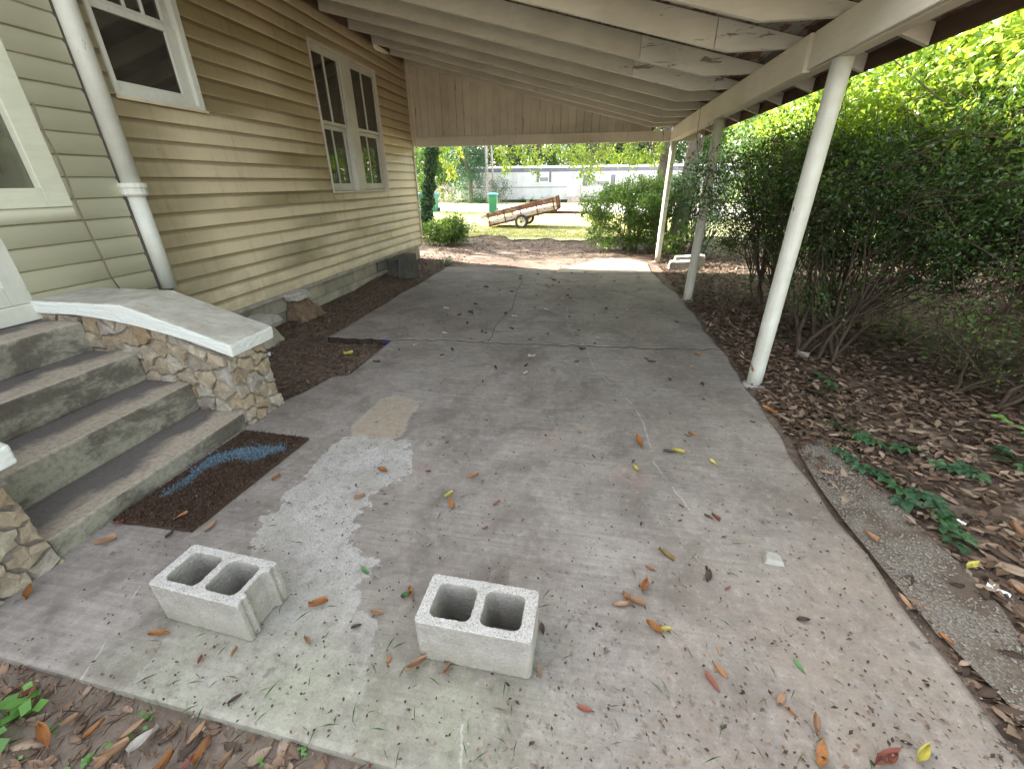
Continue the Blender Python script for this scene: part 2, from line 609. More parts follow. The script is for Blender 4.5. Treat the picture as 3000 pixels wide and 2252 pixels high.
    c = k.mix(k.attr('soil'), c, (.035, .026, .02))      # earth packed in the open crack
    h = k.math('ADD', k.math('MULTIPLY', fine, .5), k.math('MULTIPLY', k.math('MULTIPLY', pm, agg), 1.2))
    k.bump(h, .45, .005)
    return k.done(c, .85, .3)


M['slab'] = slab_mat()


def ground_mat():
    k = NT('bare_earth')
    cw = k.coords()
    n1 = k.noise(cw, .8, 8, .7)
    c = k.ramp(n1, [(.3, (.085, .06, .045)), (.5, (.17, .125, .095)), (.7, (.29, .22, .17))])
    n2 = k.noise(cw, 22, 7, .75)
    c = k.mix(k.ramp(n2, [(.38, .7), (.58, 0)]), c, (.06, .043, .032))
    c = k.mix(k.ramp(k.noise(cw, 60, 4, .7), [(.62, 0), (.72, .7)]), c, (.40, .335, .27))
    sy = k.n('ShaderNodeSeparateXYZ')
    k.l(cw, sy.inputs[0])
    zone = k.ramp(k.math('MULTIPLY_ADD', sy.outputs[1], .5, .5), [(.70, 1), (.85, 0)])     # grey sandy soil in front of the slab
    c = k.mix(k.math('MULTIPLY', zone, k.ramp(k.noise(cw, 9, 7, .7), [(.35, .25), (.6, .9)])), c, (.27, .22, .175))
    k.bump(n2, .9, .02)
    return k.done(c, .95, .2)


M['ground'] = ground_mat()
M['lawn'] = simple('dry_lawn', (.38, .385, .17), .3, 3, .9, .6, 40, tint=(.45, .43, .24), bdist=.02)
M['road'] = simple('pale_sandy_road', (.60, .57, .53), .2, 2, .9, .4, 60)
def gravel_mat():
    k = NT('dirty_aggregate')
    cw = k.coords()
    c = k.ramp(k.noise(cw, 90, 4, .75), [(.3, (.075, .06, .047)), (.5, (.18, .157, .13)), (.7, (.33, .30, .26))])
    c = k.mix(k.ramp(k.noise(cw, 4.5, 7, .7), [(.42, 0), (.58, .9)]), c, (.105, .078, .058))
    k.bump(k.noise(cw, 110, 4, .7), 1.0, .008)
    return k.done(c, .92, .2)


M['gravel'] = gravel_mat()
M['pebble'] = simple('pebble', (.24, .215, .18), .5, 60, .85, .3)
M['soil'] = simple('dark_garden_soil', (.075, .052, .038), .5, 9, .95, 1.0, 60, bdist=.02)


def leaf_mat(name, cols, trans=.35, rough=.38, spec=.5, tcol=None):
    k = NT(name)
    c = k.ramp(k.attr('rnd'), [(i / (len(cols) - 1), q) for i, q in enumerate(cols)])
    k.done(c, rough, spec)
    if trans:
        tr = k.n('ShaderNodeBsdfTranslucent')
        tcx = k.mix(1.0, c, tcol or (1.9, 1.7, .7), 'MULTIPLY')
        k.l(tcx, tr.inputs[0])
        mx = k.n('ShaderNodeMixShader')
        mx.inputs[0].default_value = trans
        k.l(k.b.outputs[0], mx.inputs[1])
        k.l(tr.outputs[0], mx.inputs[2])
        k.l(mx.outputs[0], k.out.inputs[0])
    return k.m


M['lf_dark'] = leaf_mat('dark_evergreen_leaf', [(.02, .05, .017), (.038, .088, .024), (.07, .14, .035), (.14, .22, .055)], .40, .26, .65)
M['lf_mid'] = leaf_mat('mid_green_leaf', [(.035, .085, .022), (.06, .13, .03), (.10, .18, .04), (.16, .24, .05)], .42, .3, .6)
M['lf_lite'] = leaf_mat('light_green_leaf', [(.08, .16, .03), (.14, .24, .045), (.21, .31, .055), (.32, .37, .08)], .45, .25, .7)
M['lf_blue'] = leaf_mat('blue_green_leaf', [(.03, .08, .05), (.045, .11, .065), (.06, .14, .08), (.08, .16, .08)], .35)
M['lf_ivy'] = leaf_mat('ivy_leaf', [(.022, .055, .03), (.035, .085, .04), (.05, .12, .05), (.08, .15, .06)], .3)
M['lf_weed'] = leaf_mat('fresh_weed_leaf', [(.09, .22, .05), (.12, .28, .07), (.16, .33, .08)], .35)
M['litter'] = leaf_mat('leaf_litter', [(.03, .02, .014), (.06, .037, .025), (.11, .068, .044), (.18, .122, .082), (.27, .20, .145)], .0, .7, .25)
M['litterpale'] = leaf_mat('pale_leaf_litter', [(.07, .048, .036), (.15, .10, .068), (.24, .155, .10), (.30, .225, .165)], .0, .7, .25)
M['needle'] = leaf_mat('grass_blade', [(.18, .24, .06), (.26, .32, .09), (.38, .37, .15), (.45, .41, .2)], .3, .6)
M['clip'] = leaf_mat('grass_clipping', [(.04, .10, .03), (.06, .14, .04), (.16, .15, .07)], .2, .6)


def dry(name, col, col2):
    k = NT(name)
    cw = k.coords()
    c = k.mix(k.ramp(k.noise(cw, 28, 6, .7), [(.35, 0), (.68, 1)]), col, col2)
    k.bump(k.noise(k.coords((1, 6, 1)), 40, 4, .6), .4, .003)
    return k.done(c, .55, .4)


DRY = {'orange': dry('orange_dry_leaf', (.36, .16, .045), (.22, .085, .03)),
       'tan': dry('tan_dry_leaf', (.36, .22, .13), (.26, .15, .085)),
       'dark': dry('dark_dry_leaf', (.075, .045, .035), (.045, .03, .025)),
       'red': dry('red_brown_dry_leaf', (.25, .075, .045), (.15, .05, .035)),
       'yellow': dry('yellow_leaf', (.50, .43, .09), (.40, .36, .07)),
       'pale': dry('pale_grey_leaf', (.44, .40, .36), (.33, .29, .25)),
       'green': dry('fresh_green_leaf', (.05, .16, .045), (.08, .2, .06)),
       'mixed': dry('green_brown_leaf', (.05, .07, .02), (.36, .19, .05))}


def glass_mat(name, dust, amt):
    k = NT(name)
    g = k.n('ShaderNodeBsdfGlossy')
    g.inputs['Roughness'].default_value = .02
    g.inputs['Color'].default_value = (.9, .95, .92, 1)
    t = k.n('ShaderNodeBsdfTransparent')
    t.inputs[0].default_value = (.42, .43, .40, 1)
    fr = k.n('ShaderNodeFresnel')
    fr.inputs[0].default_value = 1.9
    mx = k.n('ShaderNodeMixShader')
    k.l(fr.outputs[0], mx.inputs[0])
    k.l(t.outputs[0], mx.inputs[1])
    k.l(g.outputs[0], mx.inputs[2])
    df = k.n('ShaderNodeBsdfDiffuse')
    df.inputs[0].default_value = (*dust, 1)
    dn = k.ramp(k.noise(k.coords(), 3, 6, .65), [(.3, amt * .6), (.75, amt * 1.5)])
    m2 = k.n('ShaderNodeMixShader')
    k.l(dn, m2.inputs[0])
    k.l(mx.outputs[0], m2.inputs[1])
    k.l(df.outputs[0], m2.inputs[2])
    k.l(m2.outputs[0], k.out.inputs[0])
    return k.m


M['glass'] = glass_mat('window_glass', (.24, .21, .17), .14)
M['dimglass'] = glass_mat('dusty_window_glass', (.22, .215, .15), .5)


# ------------------------------------------------------------------ numeric mesh helpers
def arr_mesh(name, V, F, mat, attrs=None, smooth=False, parent=None):
    """V (n,3), F (m,3|4)"""
    me = bpy.data.meshes.new(name)
    m, k = F.shape
    me.vertices.add(len(V))
    me.vertices.foreach_set('co', np.ascontiguousarray(V, np.float32).ravel())
    me.loops.add(m * k)
    me.loops.foreach_set('vertex_index', np.ascontiguousarray(F, np.int32).ravel())
    me.polygons.add(m)
    me.polygons.foreach_set('loop_start', np.arange(0, m * k, k, dtype=np.int32))
    if smooth:
        me.polygons.foreach_set('use_smooth', np.ones(m, bool))
    me.update(calc_edges=True)
    for an, av in (attrs or {}).items():
        a = me.attributes.new(an, 'FLOAT', 'POINT')
        a.data.foreach_set('value', np.ascontiguousarray(av, np.float32))
    me.materials.append(mat)
    return link(name, me, parent=parent)


def rand_unit(n):
    v = rng.normal(size=(n, 3))
    return v / (np.linalg.norm(v, axis=1)[:, None] + 1e-9)


def leaves(name, P, size, mat, parent=None, aspect=.5, flat=0.0, droop=0.0, fold=.12, var=.35, rnd=None, out=None):
    """one folded two-triangle leaf at every point of P"""
    n = len(P)
    U = rand_unit(n)
    if out is not None:
        U = U * .8 + out * .7
    U[:, 2] = U[:, 2] * (1 - flat) - droop
    U /= np.linalg.norm(U, axis=1)[:, None] + 1e-9
    R_ = rand_unit(n)
    if flat:
        R_ = R_ * (1 - flat) + np.array([0, 0, 1.0]) * flat
    S = np.cross(U, R_)
    S /= np.linalg.norm(S, axis=1)[:, None] + 1e-9
    N = np.cross(S, U)
    L = (size * (1 + var * rng.uniform(-1, 1, n)))[:, None]
    W = L * aspect * .5
    V = np.empty((n, 4, 3))
    V[:, 0] = P
    V[:, 1] = P + U * L * .48 + S * W + N * L * fold
    V[:, 2] = P + U * L
    V[:, 3] = P + U * L * .48 - S * W + N * L * fold
    b = np.arange(n) * 4
    F = np.empty((n, 2, 3), int)
    F[:, 0] = np.stack([b, b + 1, b + 2], 1)
    F[:, 1] = np.stack([b, b + 2, b + 3], 1)
    r = rng.uniform(0, 1, n) if rnd is None else np.clip(rnd, 0, 1)
    return arr_mesh(name, V.reshape(-1, 3), F.reshape(-1, 3), mat, {'rnd': np.repeat(r, 4)}, parent=parent)


def clumps(centers, radii, n_each, squash=1.0):
    c = np.repeat(np.asarray(centers, float), n_each, 0)
    r = np.repeat(np.asarray(radii, float), n_each)[:, None]
    d = rand_unit(len(c)) * (rng.uniform(0, 1, len(c)) ** .5)[:, None]
    d[:, 2] *= squash
    tone = np.repeat(rng.uniform(-.22, .22, len(centers)), n_each)
    return c + d * r, np.clip(rng.uniform(0, 1, len(c)) * .75 + .12 + tone, 0, 1), d


def ellipsoid_pts(c, r, n, inner=.45, noise=.18):
    d = rand_unit(n)
    k = (inner ** 3 + (1 - inner ** 3) * rng.uniform(0, 1, n)) ** (1 / 3)
    ph = np.sin(d[:, 0] * 5 + c[0]) * np.cos(d[:, 1] * 4 + c[1]) + np.sin(d[:, 2] * 6)
    return np.asarray(c) + d * np.asarray(r) * (k * (1 + noise * ph))[:, None]


def poly_sdf(X, Y, poly):
    """signed distance, positive inside"""
    P = np.asarray(poly, float)[:, :2]
    d = np.full(X.shape, 1e9)
    ins = np.zeros(X.shape, bool)
    n = len(P)
    for i in range(n):
        a, b = P[i], P[(i + 1) % n]
        e = b - a
        wx, wy = X - a[0], Y - a[1]
        t = np.clip((wx * e[0] + wy * e[1]) / (e @ e + 1e-12), 0, 1)
        d = np.minimum(d, (wx - t * e[0]) ** 2 + (wy - t * e[1]) ** 2)
        cond = (a[1] > Y) != (b[1] > Y)
        xi = a[0] + (Y - a[1]) * e[0] / (e[1] if abs(e[1]) > 1e-9 else 1e-9)
        ins ^= cond & (X < xi)
    d = np.sqrt(d)
    return np.where(ins, d, -d)


def vnoise(x, y, s, seed=0):
    """cheap smooth value noise"""
    xs, ys = x / s, y / s
    xi, yi = np.floor(xs).astype(int), np.floor(ys).astype(int)
    fx, fy = xs - xi, ys - yi
    fx, fy = fx * fx * (3 - 2 * fx), fy * fy * (3 - 2 * fy)

    def h(a, b):
        q = np.sin(a * 127.1 + b * 311.7 + seed * 74.7) * 43758.5453
        return q - np.floor(q)
    return (h(xi, yi) * (1 - fx) + h(xi + 1, yi) * fx) * (1 - fy) + (h(xi, yi + 1) * (1 - fx) + h(xi + 1, yi + 1) * fx) * fy - .5


def pxpoly(pts):
    return [gp(*p)[:2] for p in pts]


# ------------------------------------------------------------------ ground, slab, lawn, road
SLAB_L, SLAB_R, SLAB_END = -2.73, 1.31, 8.03


def crack_y(x):
    pts = [(-2.80, 3.84), (-2.57, 3.856), (-2.0, 3.88), (-1.46, 3.975), (-.9, 3.97), (-.36, 3.99), (.2, 4.03), (.655, 4.05), (1.25, 4.12), (1.5, 4.14)]
    return float(np.interp(x, [p[0] for p in pts], [p[1] for p in pts])) + .018 * math.sin(x * 9) * math.sin(x * 23) + .008 * math.sin(x * 41)


def right_edge(y):
    return float(np.interp(y, [0, .9, 1.2, 1.7, 2.66, 3.6, 6, 8.1], [1.36, 1.335, 1.305, 1.285, 1.30, 1.345, 1.345, 1.15])) + .012 * math.sin(y * 5.1) + .008 * math.sin(y * 13)


def front_edge(x):
    return float(np.interp(x, [-2.3, -1.92, -.61, -.2, .03, .23, .5, 1.4], [.58, .564, .52, .50, .47, .45, .42, .40]))


def ground_h(X, Y):
    z = gz(Y) - .012 + .02 * vnoise(X, Y, .35) + .012 * vnoise(X, Y, .11, 3)
    near = np.clip((9.0 - Y) / 1.2, 0, 1)
    left = near * np.clip((-1.9 - X) / .15, 0, 1)
    z = z - left * .045
    z = z + left * .10 * np.clip((-3.0 - X) / .6, 0, 1) * np.clip(vnoise(X, Y, .6, 5) + .5, 0, 1) * np.clip((Y - 5) / 2, 0, 1)
    front = np.clip((.62 - Y) / .12, 0, 1)
    z = z - front * .032 * np.clip((.5 - X) / .5, 0, 1)
    inside = (X > SLAB_L + .03) & (X < 1.27) & (Y > .62) & (Y < SLAB_END - .05)
    notch = (X < -2.0) & (Y < 3.84) & (Y > 2.35)
    z = np.where(inside & ~notch, -.07, z)
    z = z + np.clip((X - 1.5) / .6, 0, 1) * near * (.05 * vnoise(X, Y, .9, 8) + .02)
    return z


def grid_mesh(name, xs, ys, zf, mat):
    X, Y = np.meshgrid(xs, ys)
    Z = zf(X, Y)
    V = np.stack([X, Y, Z], -1).reshape(-1, 3)
    nx, ny = len(xs), len(ys)
    i = np.arange(nx - 1)[None, :] + np.arange(ny - 1)[:, None] * nx
    i = i.ravel()
    F = np.stack([i, i + 1, i + 1 + nx, i + nx], 1)
    return arr_mesh(name, V, F, mat, smooth=True)


xs = np.unique(np.concatenate([np.linspace(-300, -20, 15), np.linspace(-20, -4.2, 40), np.linspace(-4.2, 6, 180), np.linspace(6, 20, 40), np.linspace(20, 300, 15)]))
ys = np.unique(np.concatenate([np.linspace(-60, -2, 14), np.linspace(-2, 12, 230), np.linspace(12, 30, 60), np.linspace(30, 70, 20), np.linspace(70, 450, 10)]))
g = grid_mesh('ground', xs, ys, ground_h, M['ground'])
g['kind'] = 'structure'


def slab_piece(name, row_y0, row_y1, left_x):
    """sheet of quads from row_y0(x) to row_y1(x) with side faces; attributes carry the marks"""
    nx, ny = 170, 0
    return None


PALE = pxpoly([(1190, 1290), (1206, 1292), (1195, 1340), (1199, 1383), (1149, 1410), (1090, 1446), (1059, 1500), (1036, 1590), (1095, 1650), (1060, 1720), (1104, 1862), (1075, 1960), (1059, 2042), (1070, 2120), (1060, 2190), (980, 2230), (390, 2050), (400, 2015), (497, 1889), (650, 1850), (746, 1622), (750, 1559), (768, 1514), (809, 1491), (877, 1419), (927, 1351), (954, 1310), (1020, 1275)])
TAN = pxpoly([(1027, 1274), (1036, 1238), (1081, 1202), (1113, 1170), (1149, 1157), (1217, 1170), (1226, 1188), (1199, 1220), (1181, 1274), (1136, 1288)])


def slab_attrs(X, Y):
    at_ = {}
    at_['pale'] = poly_sdf(X, Y, PALE)
    at_['tan'] = poly_sdf(X, Y, TAN)
    pa = np.array([gp(1543, 800)[:2], gp(1560, 790)[:2], gp(1515, 850)[:2], gp(1505, 885)[:2], gp(1500, 905)[:2], gp(1450, 955)[:2], gp(1440, 985)[:2]])
    o = np.argsort(pa[:, 1])
    far_ = lambda d, ok: np.where(ok, d, d + np.where(d >= 0, 1.0, -1.0))
    at_['ca'] = far_(X - np.interp(Y, pa[o, 1], pa[o, 0]), Y > 4.0)
    pb = np.array([gp(1660, 880)[:2], gp(1665, 960)[:2], gp(1720, 1020)[:2], gp(1740, 1080)[:2], gp(1860, 1190)[:2], gp(1890, 1250)[:2], gp(1915, 1355)[:2], gp(1950, 1400)[:2], gp(2040, 1520)[:2]])
    o = np.argsort(pb[:, 1])
    at_['cb'] = far_(X - np.interp(Y, pb[o, 1], pb[o, 0]), (Y < 5.6) & (Y > 1.7))
    pc = np.array([gp(1348, 2250)[:2], gp(1353, 2140)[:2]])
    d1 = X - np.interp(Y, [pc[0, 1], pc[1, 1]], [pc[0, 0], pc[1, 0]])
    d2 = (X + 1.68) + .45 * (Y - .75)
    at_['cc'] = np.where(X > -1.0, far_(d1, Y < .66), far_(d2, Y < .9))
    st = np.zeros_like(X)
    for px, py, r in ((1540, 1135, .16), (1560, 1165, .12), (1300, 1215, .10), (1520, 1060, .22), (1690, 1090, .14), (320, 1700, .055), (150, 1790, .05), (1305, 1450, .06), (1430, 880, .3), (1750, 850, .35), (1900, 1180, .4), (2050, 1100, .4), (1150, 900, .3), (1240, 870, .35), (1860, 1460, .2), (2620, 2010, .25)):
        c = gp(px, py)
        st = np.maximum(st, np.clip(1.25 - np.hypot((X - c[0]), (Y - c[1]) * .8) / r + .5 * vnoise(X, Y, r * .5, 4), 0, 1) * (.9 if r < .13 else .45))
    at_['stain'] = st
    at_['fade'] = np.clip((Y - .72) / .5, 0, 1) * .6 + .4
    at_['green'] = np.clip(1.15 - np.abs(Y - .62) / .4, 0, 1) * np.clip((.2 - X) / .5, 0, 1) * np.clip((X + 1.7) / .4, 0, 1)
    at_['dirt'] = np.clip(np.clip((X - .15) / .9, 0, 1) * np.clip((1.7 - Y) / .9, 0, 1) * 1.7 + np.clip((X - .95) / .35, 0, 1) * .7 * np.clip((3.5 - Y) / 2, 0, 1) + np.clip((.72 - Y) / .2, 0, 1) * np.clip((X + .1) / .3, 0, 1), 0, 1)
    rd = np.zeros_like(X)
    for px, py, r in ((1610, 1275, .12), (1845, 1395, .13), (1245, 1375, .07)):
        c = gp(px, py)
        rd = np.maximum(rd, np.clip(1.2 - np.hypot(X - c[0], Y - c[1]) / r, 0, 1))
    at_['red'] = rd
    return at_


def build_slab(name, y0f, y1f, xlf, nx, ny):
    """boundary-fitted grid: u across from left edge to right edge, v along"""
    u = np.linspace(0, 1, nx)
    v = np.linspace(0, 1, ny)
    V = np.zeros((ny, nx, 3))
    for j in range(ny):
        yb = None
        for i in range(nx):
            xg = SLAB_L + (SLAB_R - SLAB_L) * u[i]
            y = y0f(xg) + (y1f(xg) - y0f(xg)) * v[j]
            xl = xlf(y)
            xr = right_edge(y)
            x = xl + (xr - xl) * u[i]
            y = y0f(x) + (y1f(x) - y0f(x)) * v[j]
            V[j, i] = (x, y, 0)
    X, Y = V[..., 0], V[..., 1]
    V[..., 2] = .006 * vnoise(X, Y, 1.1, 2) + .002 * vnoise(X, Y, .2, 6)
    A = slab_attrs(X, Y)
    idx = np.arange(nx * ny).reshape(ny, nx)
    F = [np.stack([idx[:-1, :-1], idx[:-1, 1:], idx[1:, 1:], idx[1:, :-1]], -1).reshape(-1, 4)]
    loop = np.concatenate([idx[0, :], idx[1:, -1], idx[-1, -2::-1], idx[-2:0:-1, 0]])
    top = V.reshape(-1, 3)
    lip = top[loop].copy()
    lip[:, 2] -= .0015
    bot = top[loop].copy()
    bot[:, 2] = -.085
    nb, nl = len(top), len(loop)
    k = np.arange(nl)
    k2 = (k + 1) % nl
    F.append(np.stack([loop[k], nb + k, nb + k2, loop[k2]], -1))
    F.append(np.stack([nb + k, nb + nl + k, nb + nl + k2, nb + k2], -1))
    allV = np.concatenate([top, lip, bot])
    at_ = {n: np.concatenate([a.ravel(), a.ravel()[loop], a.ravel()[loop]]) for n, a in A.items()}
    soil = np.array([1.0 if abs(p[1] - crack_y(p[0])) < .03 else 0.0 for p in lip])
    at_['soil'] = np.concatenate([np.zeros(nb), soil, soil])
    o = arr_mesh(name, allV, np.concatenate(F), M['slab'], at_)
    o['kind'] = 'structure'
    return o


def left_near(y):
    # by the steps the slab runs under them, then the notch of bare soil beside the house
    return float(np.interp(y, [.4, .55, 2.28, 2.36, 2.60, 2.92, 2.98, 3.9], [-2.35, -2.5, -2.5, -2.28, -2.18, -2.11, -1.985, -1.995]))


build_slab('concrete_slab', front_edge, lambda x: crack_y(x) - .009, left_near, 200, 170)
build_slab('concrete_slab', lambda x: crack_y(x) + .009, lambda x: SLAB_END + .03 * math.sin(x * 2.3), lambda y: SLAB_L + .02 * math.sin(y * 4) * math.sin(y * 1.3), 150, 130)


def sheet(name, poly, mat, dz, sub_n=0):
    me = bpy.data.meshes.new(name)
    bm = bmesh.new()
    vs_ = [bm.verts.new((p[0], p[1], float(gz(p[1])) + dz)) for p in poly]
    bm.faces.new(vs_)
    bmesh.ops.triangulate(bm, faces=bm.faces)
    bm.normal_update()
    if bm.faces[:] and bm.faces[:][0].normal.z < 0:
        bmesh.ops.reverse_faces(bm, faces=bm.faces)
    bm.to_mesh(me)
    bm.free()
    me.materials.append(mat)
    o = link(name, me)
    o['kind'] = 'structure'
    return o


def strip(name, edge0, edge1, xs_, mat, dz, rows=8):
    """ground-following band between two y(x) edges"""
    t = np.linspace(0, 1, rows)
    X = np.repeat(np.asarray(xs_)[None, :], rows, 0)
    y0 = np.array([edge0(x) for x in xs_])
    y1 = np.array([edge1(x) for x in xs_])
    Y = y0[None, :] * (1 - t[:, None]) + y1[None, :] * t[:, None]
    Z = gz(Y) + dz
    V = np.stack([X, Y, Z], -1).reshape(-1, 3)
    nx = len(xs_)
    i = (np.arange(nx - 1)[None, :] + np.arange(rows - 1)[:, None] * nx).ravel()
    o = arr_mesh(name, V, np.stack([i, i + 1, i + 1 + nx, i + nx], 1), mat, smooth=True)
    o['kind'] = 'structure'
    return o


LX = np.concatenate([np.linspace(-70, -10, 30), np.linspace(-9.5, 6, 110), np.linspace(6.5, 70, 30)])
lawn_near = lambda x: 13.1 + .5 * math.sin(x * 1.3) + .35 * math.sin(x * 3.7) + (1.2 if x > 3 else 0) + .2 * math.sin(x * 9)
road_near = lambda x: 24.0 - 1.05 * (x + 7.5) if False else 27.6 - .30 * (x + 8) + .25 * math.sin(x * 1.1)
road_far = lambda x: 41.0 + .3 * math.sin(x * .5)
strip('lawn', lawn_near, lambda x: road_near(x) + .3, LX, M['lawn'], .022, 26)
strip('road', road_near, road_far, LX, M['road'], .030, 10)
strip('lawn', lambda x: road_far(x) - .3, lambda x: 120.0, LX, M['lawn'], .026, 24)

# gravel-topped strip beside the slab
gl = pxpoly([(2330, 1310), (2350, 1348), (2393, 1424), (2457, 1513), (2578, 1663), (2723, 1839), (2836, 1952), (2990, 2110)])
gr = pxpoly([(2990, 1880), (2927, 1780), (2731, 1580), (2595, 1441), (2500, 1350), (2416, 1288)])
GRAV = gl + [np.array([1.36, .2]), np.array([1.42, -.6]), np.array([1.85, -.6]), np.array([1.78, .2])] + gr
o = sheet('gravel_strip', GRAV, M['gravel'], .012)

sheet('sunlit_sand_patch', pxpoly([(1625, 799), (1700, 801), (1800, 799), (1908, 801), (1895, 772), (1850, 760), (1790, 757), (1735, 765), (1690, 776), (1650, 784)]), simple('sunlit_sand_colour', (.34, .29, .235), .35, 5, .9, .5, 60), .007)  # pale sandy sheet; its colour paints in the sunlit patch at the slab end

# pebbles of the strip
def octa(P, R):
    n = len(P)
    D = np.array([[1, 0, 0], [-1, 0, 0], [0, 1, 0], [0, -1, 0], [0, 0, 1], [0, 0, -1]], float)
    S = R[:, None, None] * (D[None] * rng.uniform(.6, 1.2, (n, 6, 1)))
    S[:, :, 2] *= .6
    V = P[:, None, :] + S
    f = np.array([[0, 2, 4], [2, 1, 4], [1, 3, 4], [3, 0, 4], [2, 0, 5], [1, 2, 5], [3, 1, 5], [0, 3, 5]])
    F = (np.arange(n) * 6)[:, None, None] + f[None]
    return V.reshape(-1, 3), F.reshape(-1, 3)


def in_poly(poly, n, dens=None):
    P = np.asarray(poly)
    lo, hi = P.min(0), P.max(0)
    out_ = []
    q = rng.uniform(lo, hi, (n * 4, 2))
    q = q[poly_sdf(q[:, 0], q[:, 1], poly) > 0]
    return q[:n]


q = in_poly(GRAV, 6000)
q = q[vnoise(q[:, 0], q[:, 1], .16, 9) + .3 * rng.uniform(-1, 1, len(q)) + np.minimum(poly_sdf(q[:, 0], q[:, 1], GRAV) * 5, .25) > .12]
r = rng.uniform(.003, .008, len(q))
V, F = octa(np.column_stack([q, .014 + r * .2]), r)
o = arr_mesh('gravel', V, F, M['pebble'])
o['kind'] = 'stuff'
q = np.column_stack([rng.uniform(-.2, 1.35, 1500), .42 + rng.exponential(.35, 1500)])
q = q[q[:, 1] < 2.2]
r = rng.uniform(.0015, .005, len(q))
V, F = octa(np.column_stack([q, r * .3 + .003]), r)
o = arr_mesh('gravel', V, F, M['pebble'])
o['kind'] = 'stuff'

# ------------------------------------------------------------------ house
WX = -3.62                      # face of the side wall
HOUSE_Y0, HOUSE_Y1 = -3.2, 9.05
COURSE, Z0 = .1393, .305
NCOURSE = 23
house = thing('house', 'old house wall of cream lap siding and white painted boards with stained courses', 'house', (WX, 3.0, 0))
HO = (WX, 3.0, 0.0)


def hpart(mb, name, mat, parent=None, bevel=0.0):
    return mb.build(name, mat, parent or house, bevel, off=HO)


# window and door openings on the wall: (y0, y1, z0, z1)
OPEN = {'single': (3.21, 4.02, 2.115, 3.10), 'double': (5.92, 7.71, 1.375, 3.13), 'side': (2.115, 2.585, 1.37, 2.62), 'door': (1.0, 2.115, .70, 2.75)}


def board_mesh(y0, y1, z, h, lip, thick, attr=True, full=None, drop=False):
    """one lap course: bottom edge stands proud, top tucks under the next"""
    n = max(2, int((y1 - y0) / .5))
    yy = np.linspace(y0, y1, n)
    prof = [(0.0, 0.0, 0.0), (lip, 0.0, 0.0), (lip, .010, .05), (lip - .004, .020, .12), (thick, h + .012, 1.08), (0.0, h + .012, 1.08)]
    H = full or h
    if drop:      # drop siding: flat face, hollow cove at the head
        prof = [(0.0, 0.0, 0.0), (lip, 0.0, 0.0), (lip, .004, .03), (lip, H - .030, .78), (lip * .35, H - .014, .90), (lip * .25, H + .004, 1.02), (0.0, H + .004, 1.02)]
    if h < H - 1e-6:
        top = [p for p in prof if p[1] < h - .002]
        prof = top + [(top[-1][0], h, h / H), (0.0, h, h / H)]
        if top[-1] == prof[0]:
            prof = [(0.0, 0.0, 0.0), (lip, 0.0, 0.0), (lip, h, h / H), (0.0, h, h / H)]
    V, A = [], []
    for i, y in enumerate(yy):
        w = .0026 * math.sin(y * 2.3 + z * 40) * math.sin(y * 5.1 + z * 13)
        for (x, dz, a) in prof:
            V.append((x + w, y - HO[1], z + dz))
            A.append(a)
    k = len(prof)
    F = []
    for i in range(n - 1):
        for j in range(k):
            F.append((i * k + j, i * k + (j + 1) % k, (i + 1) * k + (j + 1) % k, (i + 1) * k + j))
    V, F = np.array(V), np.array(F)
    # end caps as quads
    caps = []
    for b in (0, (n - 1) * k):
        for j in range(1, k - 1, 2):
            caps.append((b, b + j, b + j + 1, b + min(j + 2, k - 1)) if j + 2 <= k - 1 else (b, b + j, b + j + 1, b + j + 1))
    caps = [c_ for c_ in caps if len(set(c_)) == 4]
    F = np.concatenate([F, np.array(caps)]) if caps else F
    return V, F, np.array(A)


joints = {2: [5.05, 7.6], 3: [5.05, 6.65], 4: [6.5], 5: [5.5], 6: [7.2], 7: [6.95, 4.9], 8: [6.9], 10: [5.2], 14: [4.9], 18: [5.3], 21: [8.3], 22: [7.8]}
for kc in range(NCOURSE):
    z = Z0 + kc * COURSE
    zt = z + COURSE
    for zone, lo, hi in (('cream', 3.10, HOUSE_Y1 - .03), ('white', HOUSE_Y0, 2.965)):
        cuts = []
        for nm, (a, b, c, d) in OPEN.items():
            if zt > c + .02 and z < d - .02:
                cuts.append((a - .004, b + .004))
        segs = [(lo, hi)]
        for a, b in sorted(cuts):
            ns = []
            for s in segs:
                if b <= s[0] or a >= s[1]:
                    ns.append(s)
                    continue
                if a > s[0]:
                    ns.append((s[0], a))
                if b < s[1]:
                    ns.append((b, s[1]))
            segs = ns
        if zone == 'cream':
            for jy in joints.get(kc, []):
                ns = []
                for s in segs:
                    if s[0] + .3 < jy < s[1] - .3:
                        ns += [(s[0], jy - .002), (jy + .002, s[1])]
                    else:
                        ns.append(s)
                segs = ns
        segs = [(s[0], s[1], z, COURSE) for s in segs]
        for nm, (a, b, c, d) in OPEN.items():
            if a >= lo - .2 and b <= hi + .2 and zt > c + .02 and z < d - .02:
                if z < c - .012:
                    segs.append((a - .004, b + .004, z, c - .002 - z))
                if zt > d + .012:
                    segs.append((a - .004, b + .004, d + .002, zt - d - .002))
        for s in segs:
            if s[1] - s[0] < .02:
                continue
            if zone == 'cream':
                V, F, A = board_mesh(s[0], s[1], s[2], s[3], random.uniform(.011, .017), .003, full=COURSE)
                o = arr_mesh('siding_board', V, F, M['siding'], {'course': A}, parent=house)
            else:
                V, F, A = board_mesh(s[0], s[1], s[2], s[3], .017, .006, full=COURSE, drop=True)
                o = arr_mesh('clapboard', V, F, M['clap'], {'course': A}, parent=house)

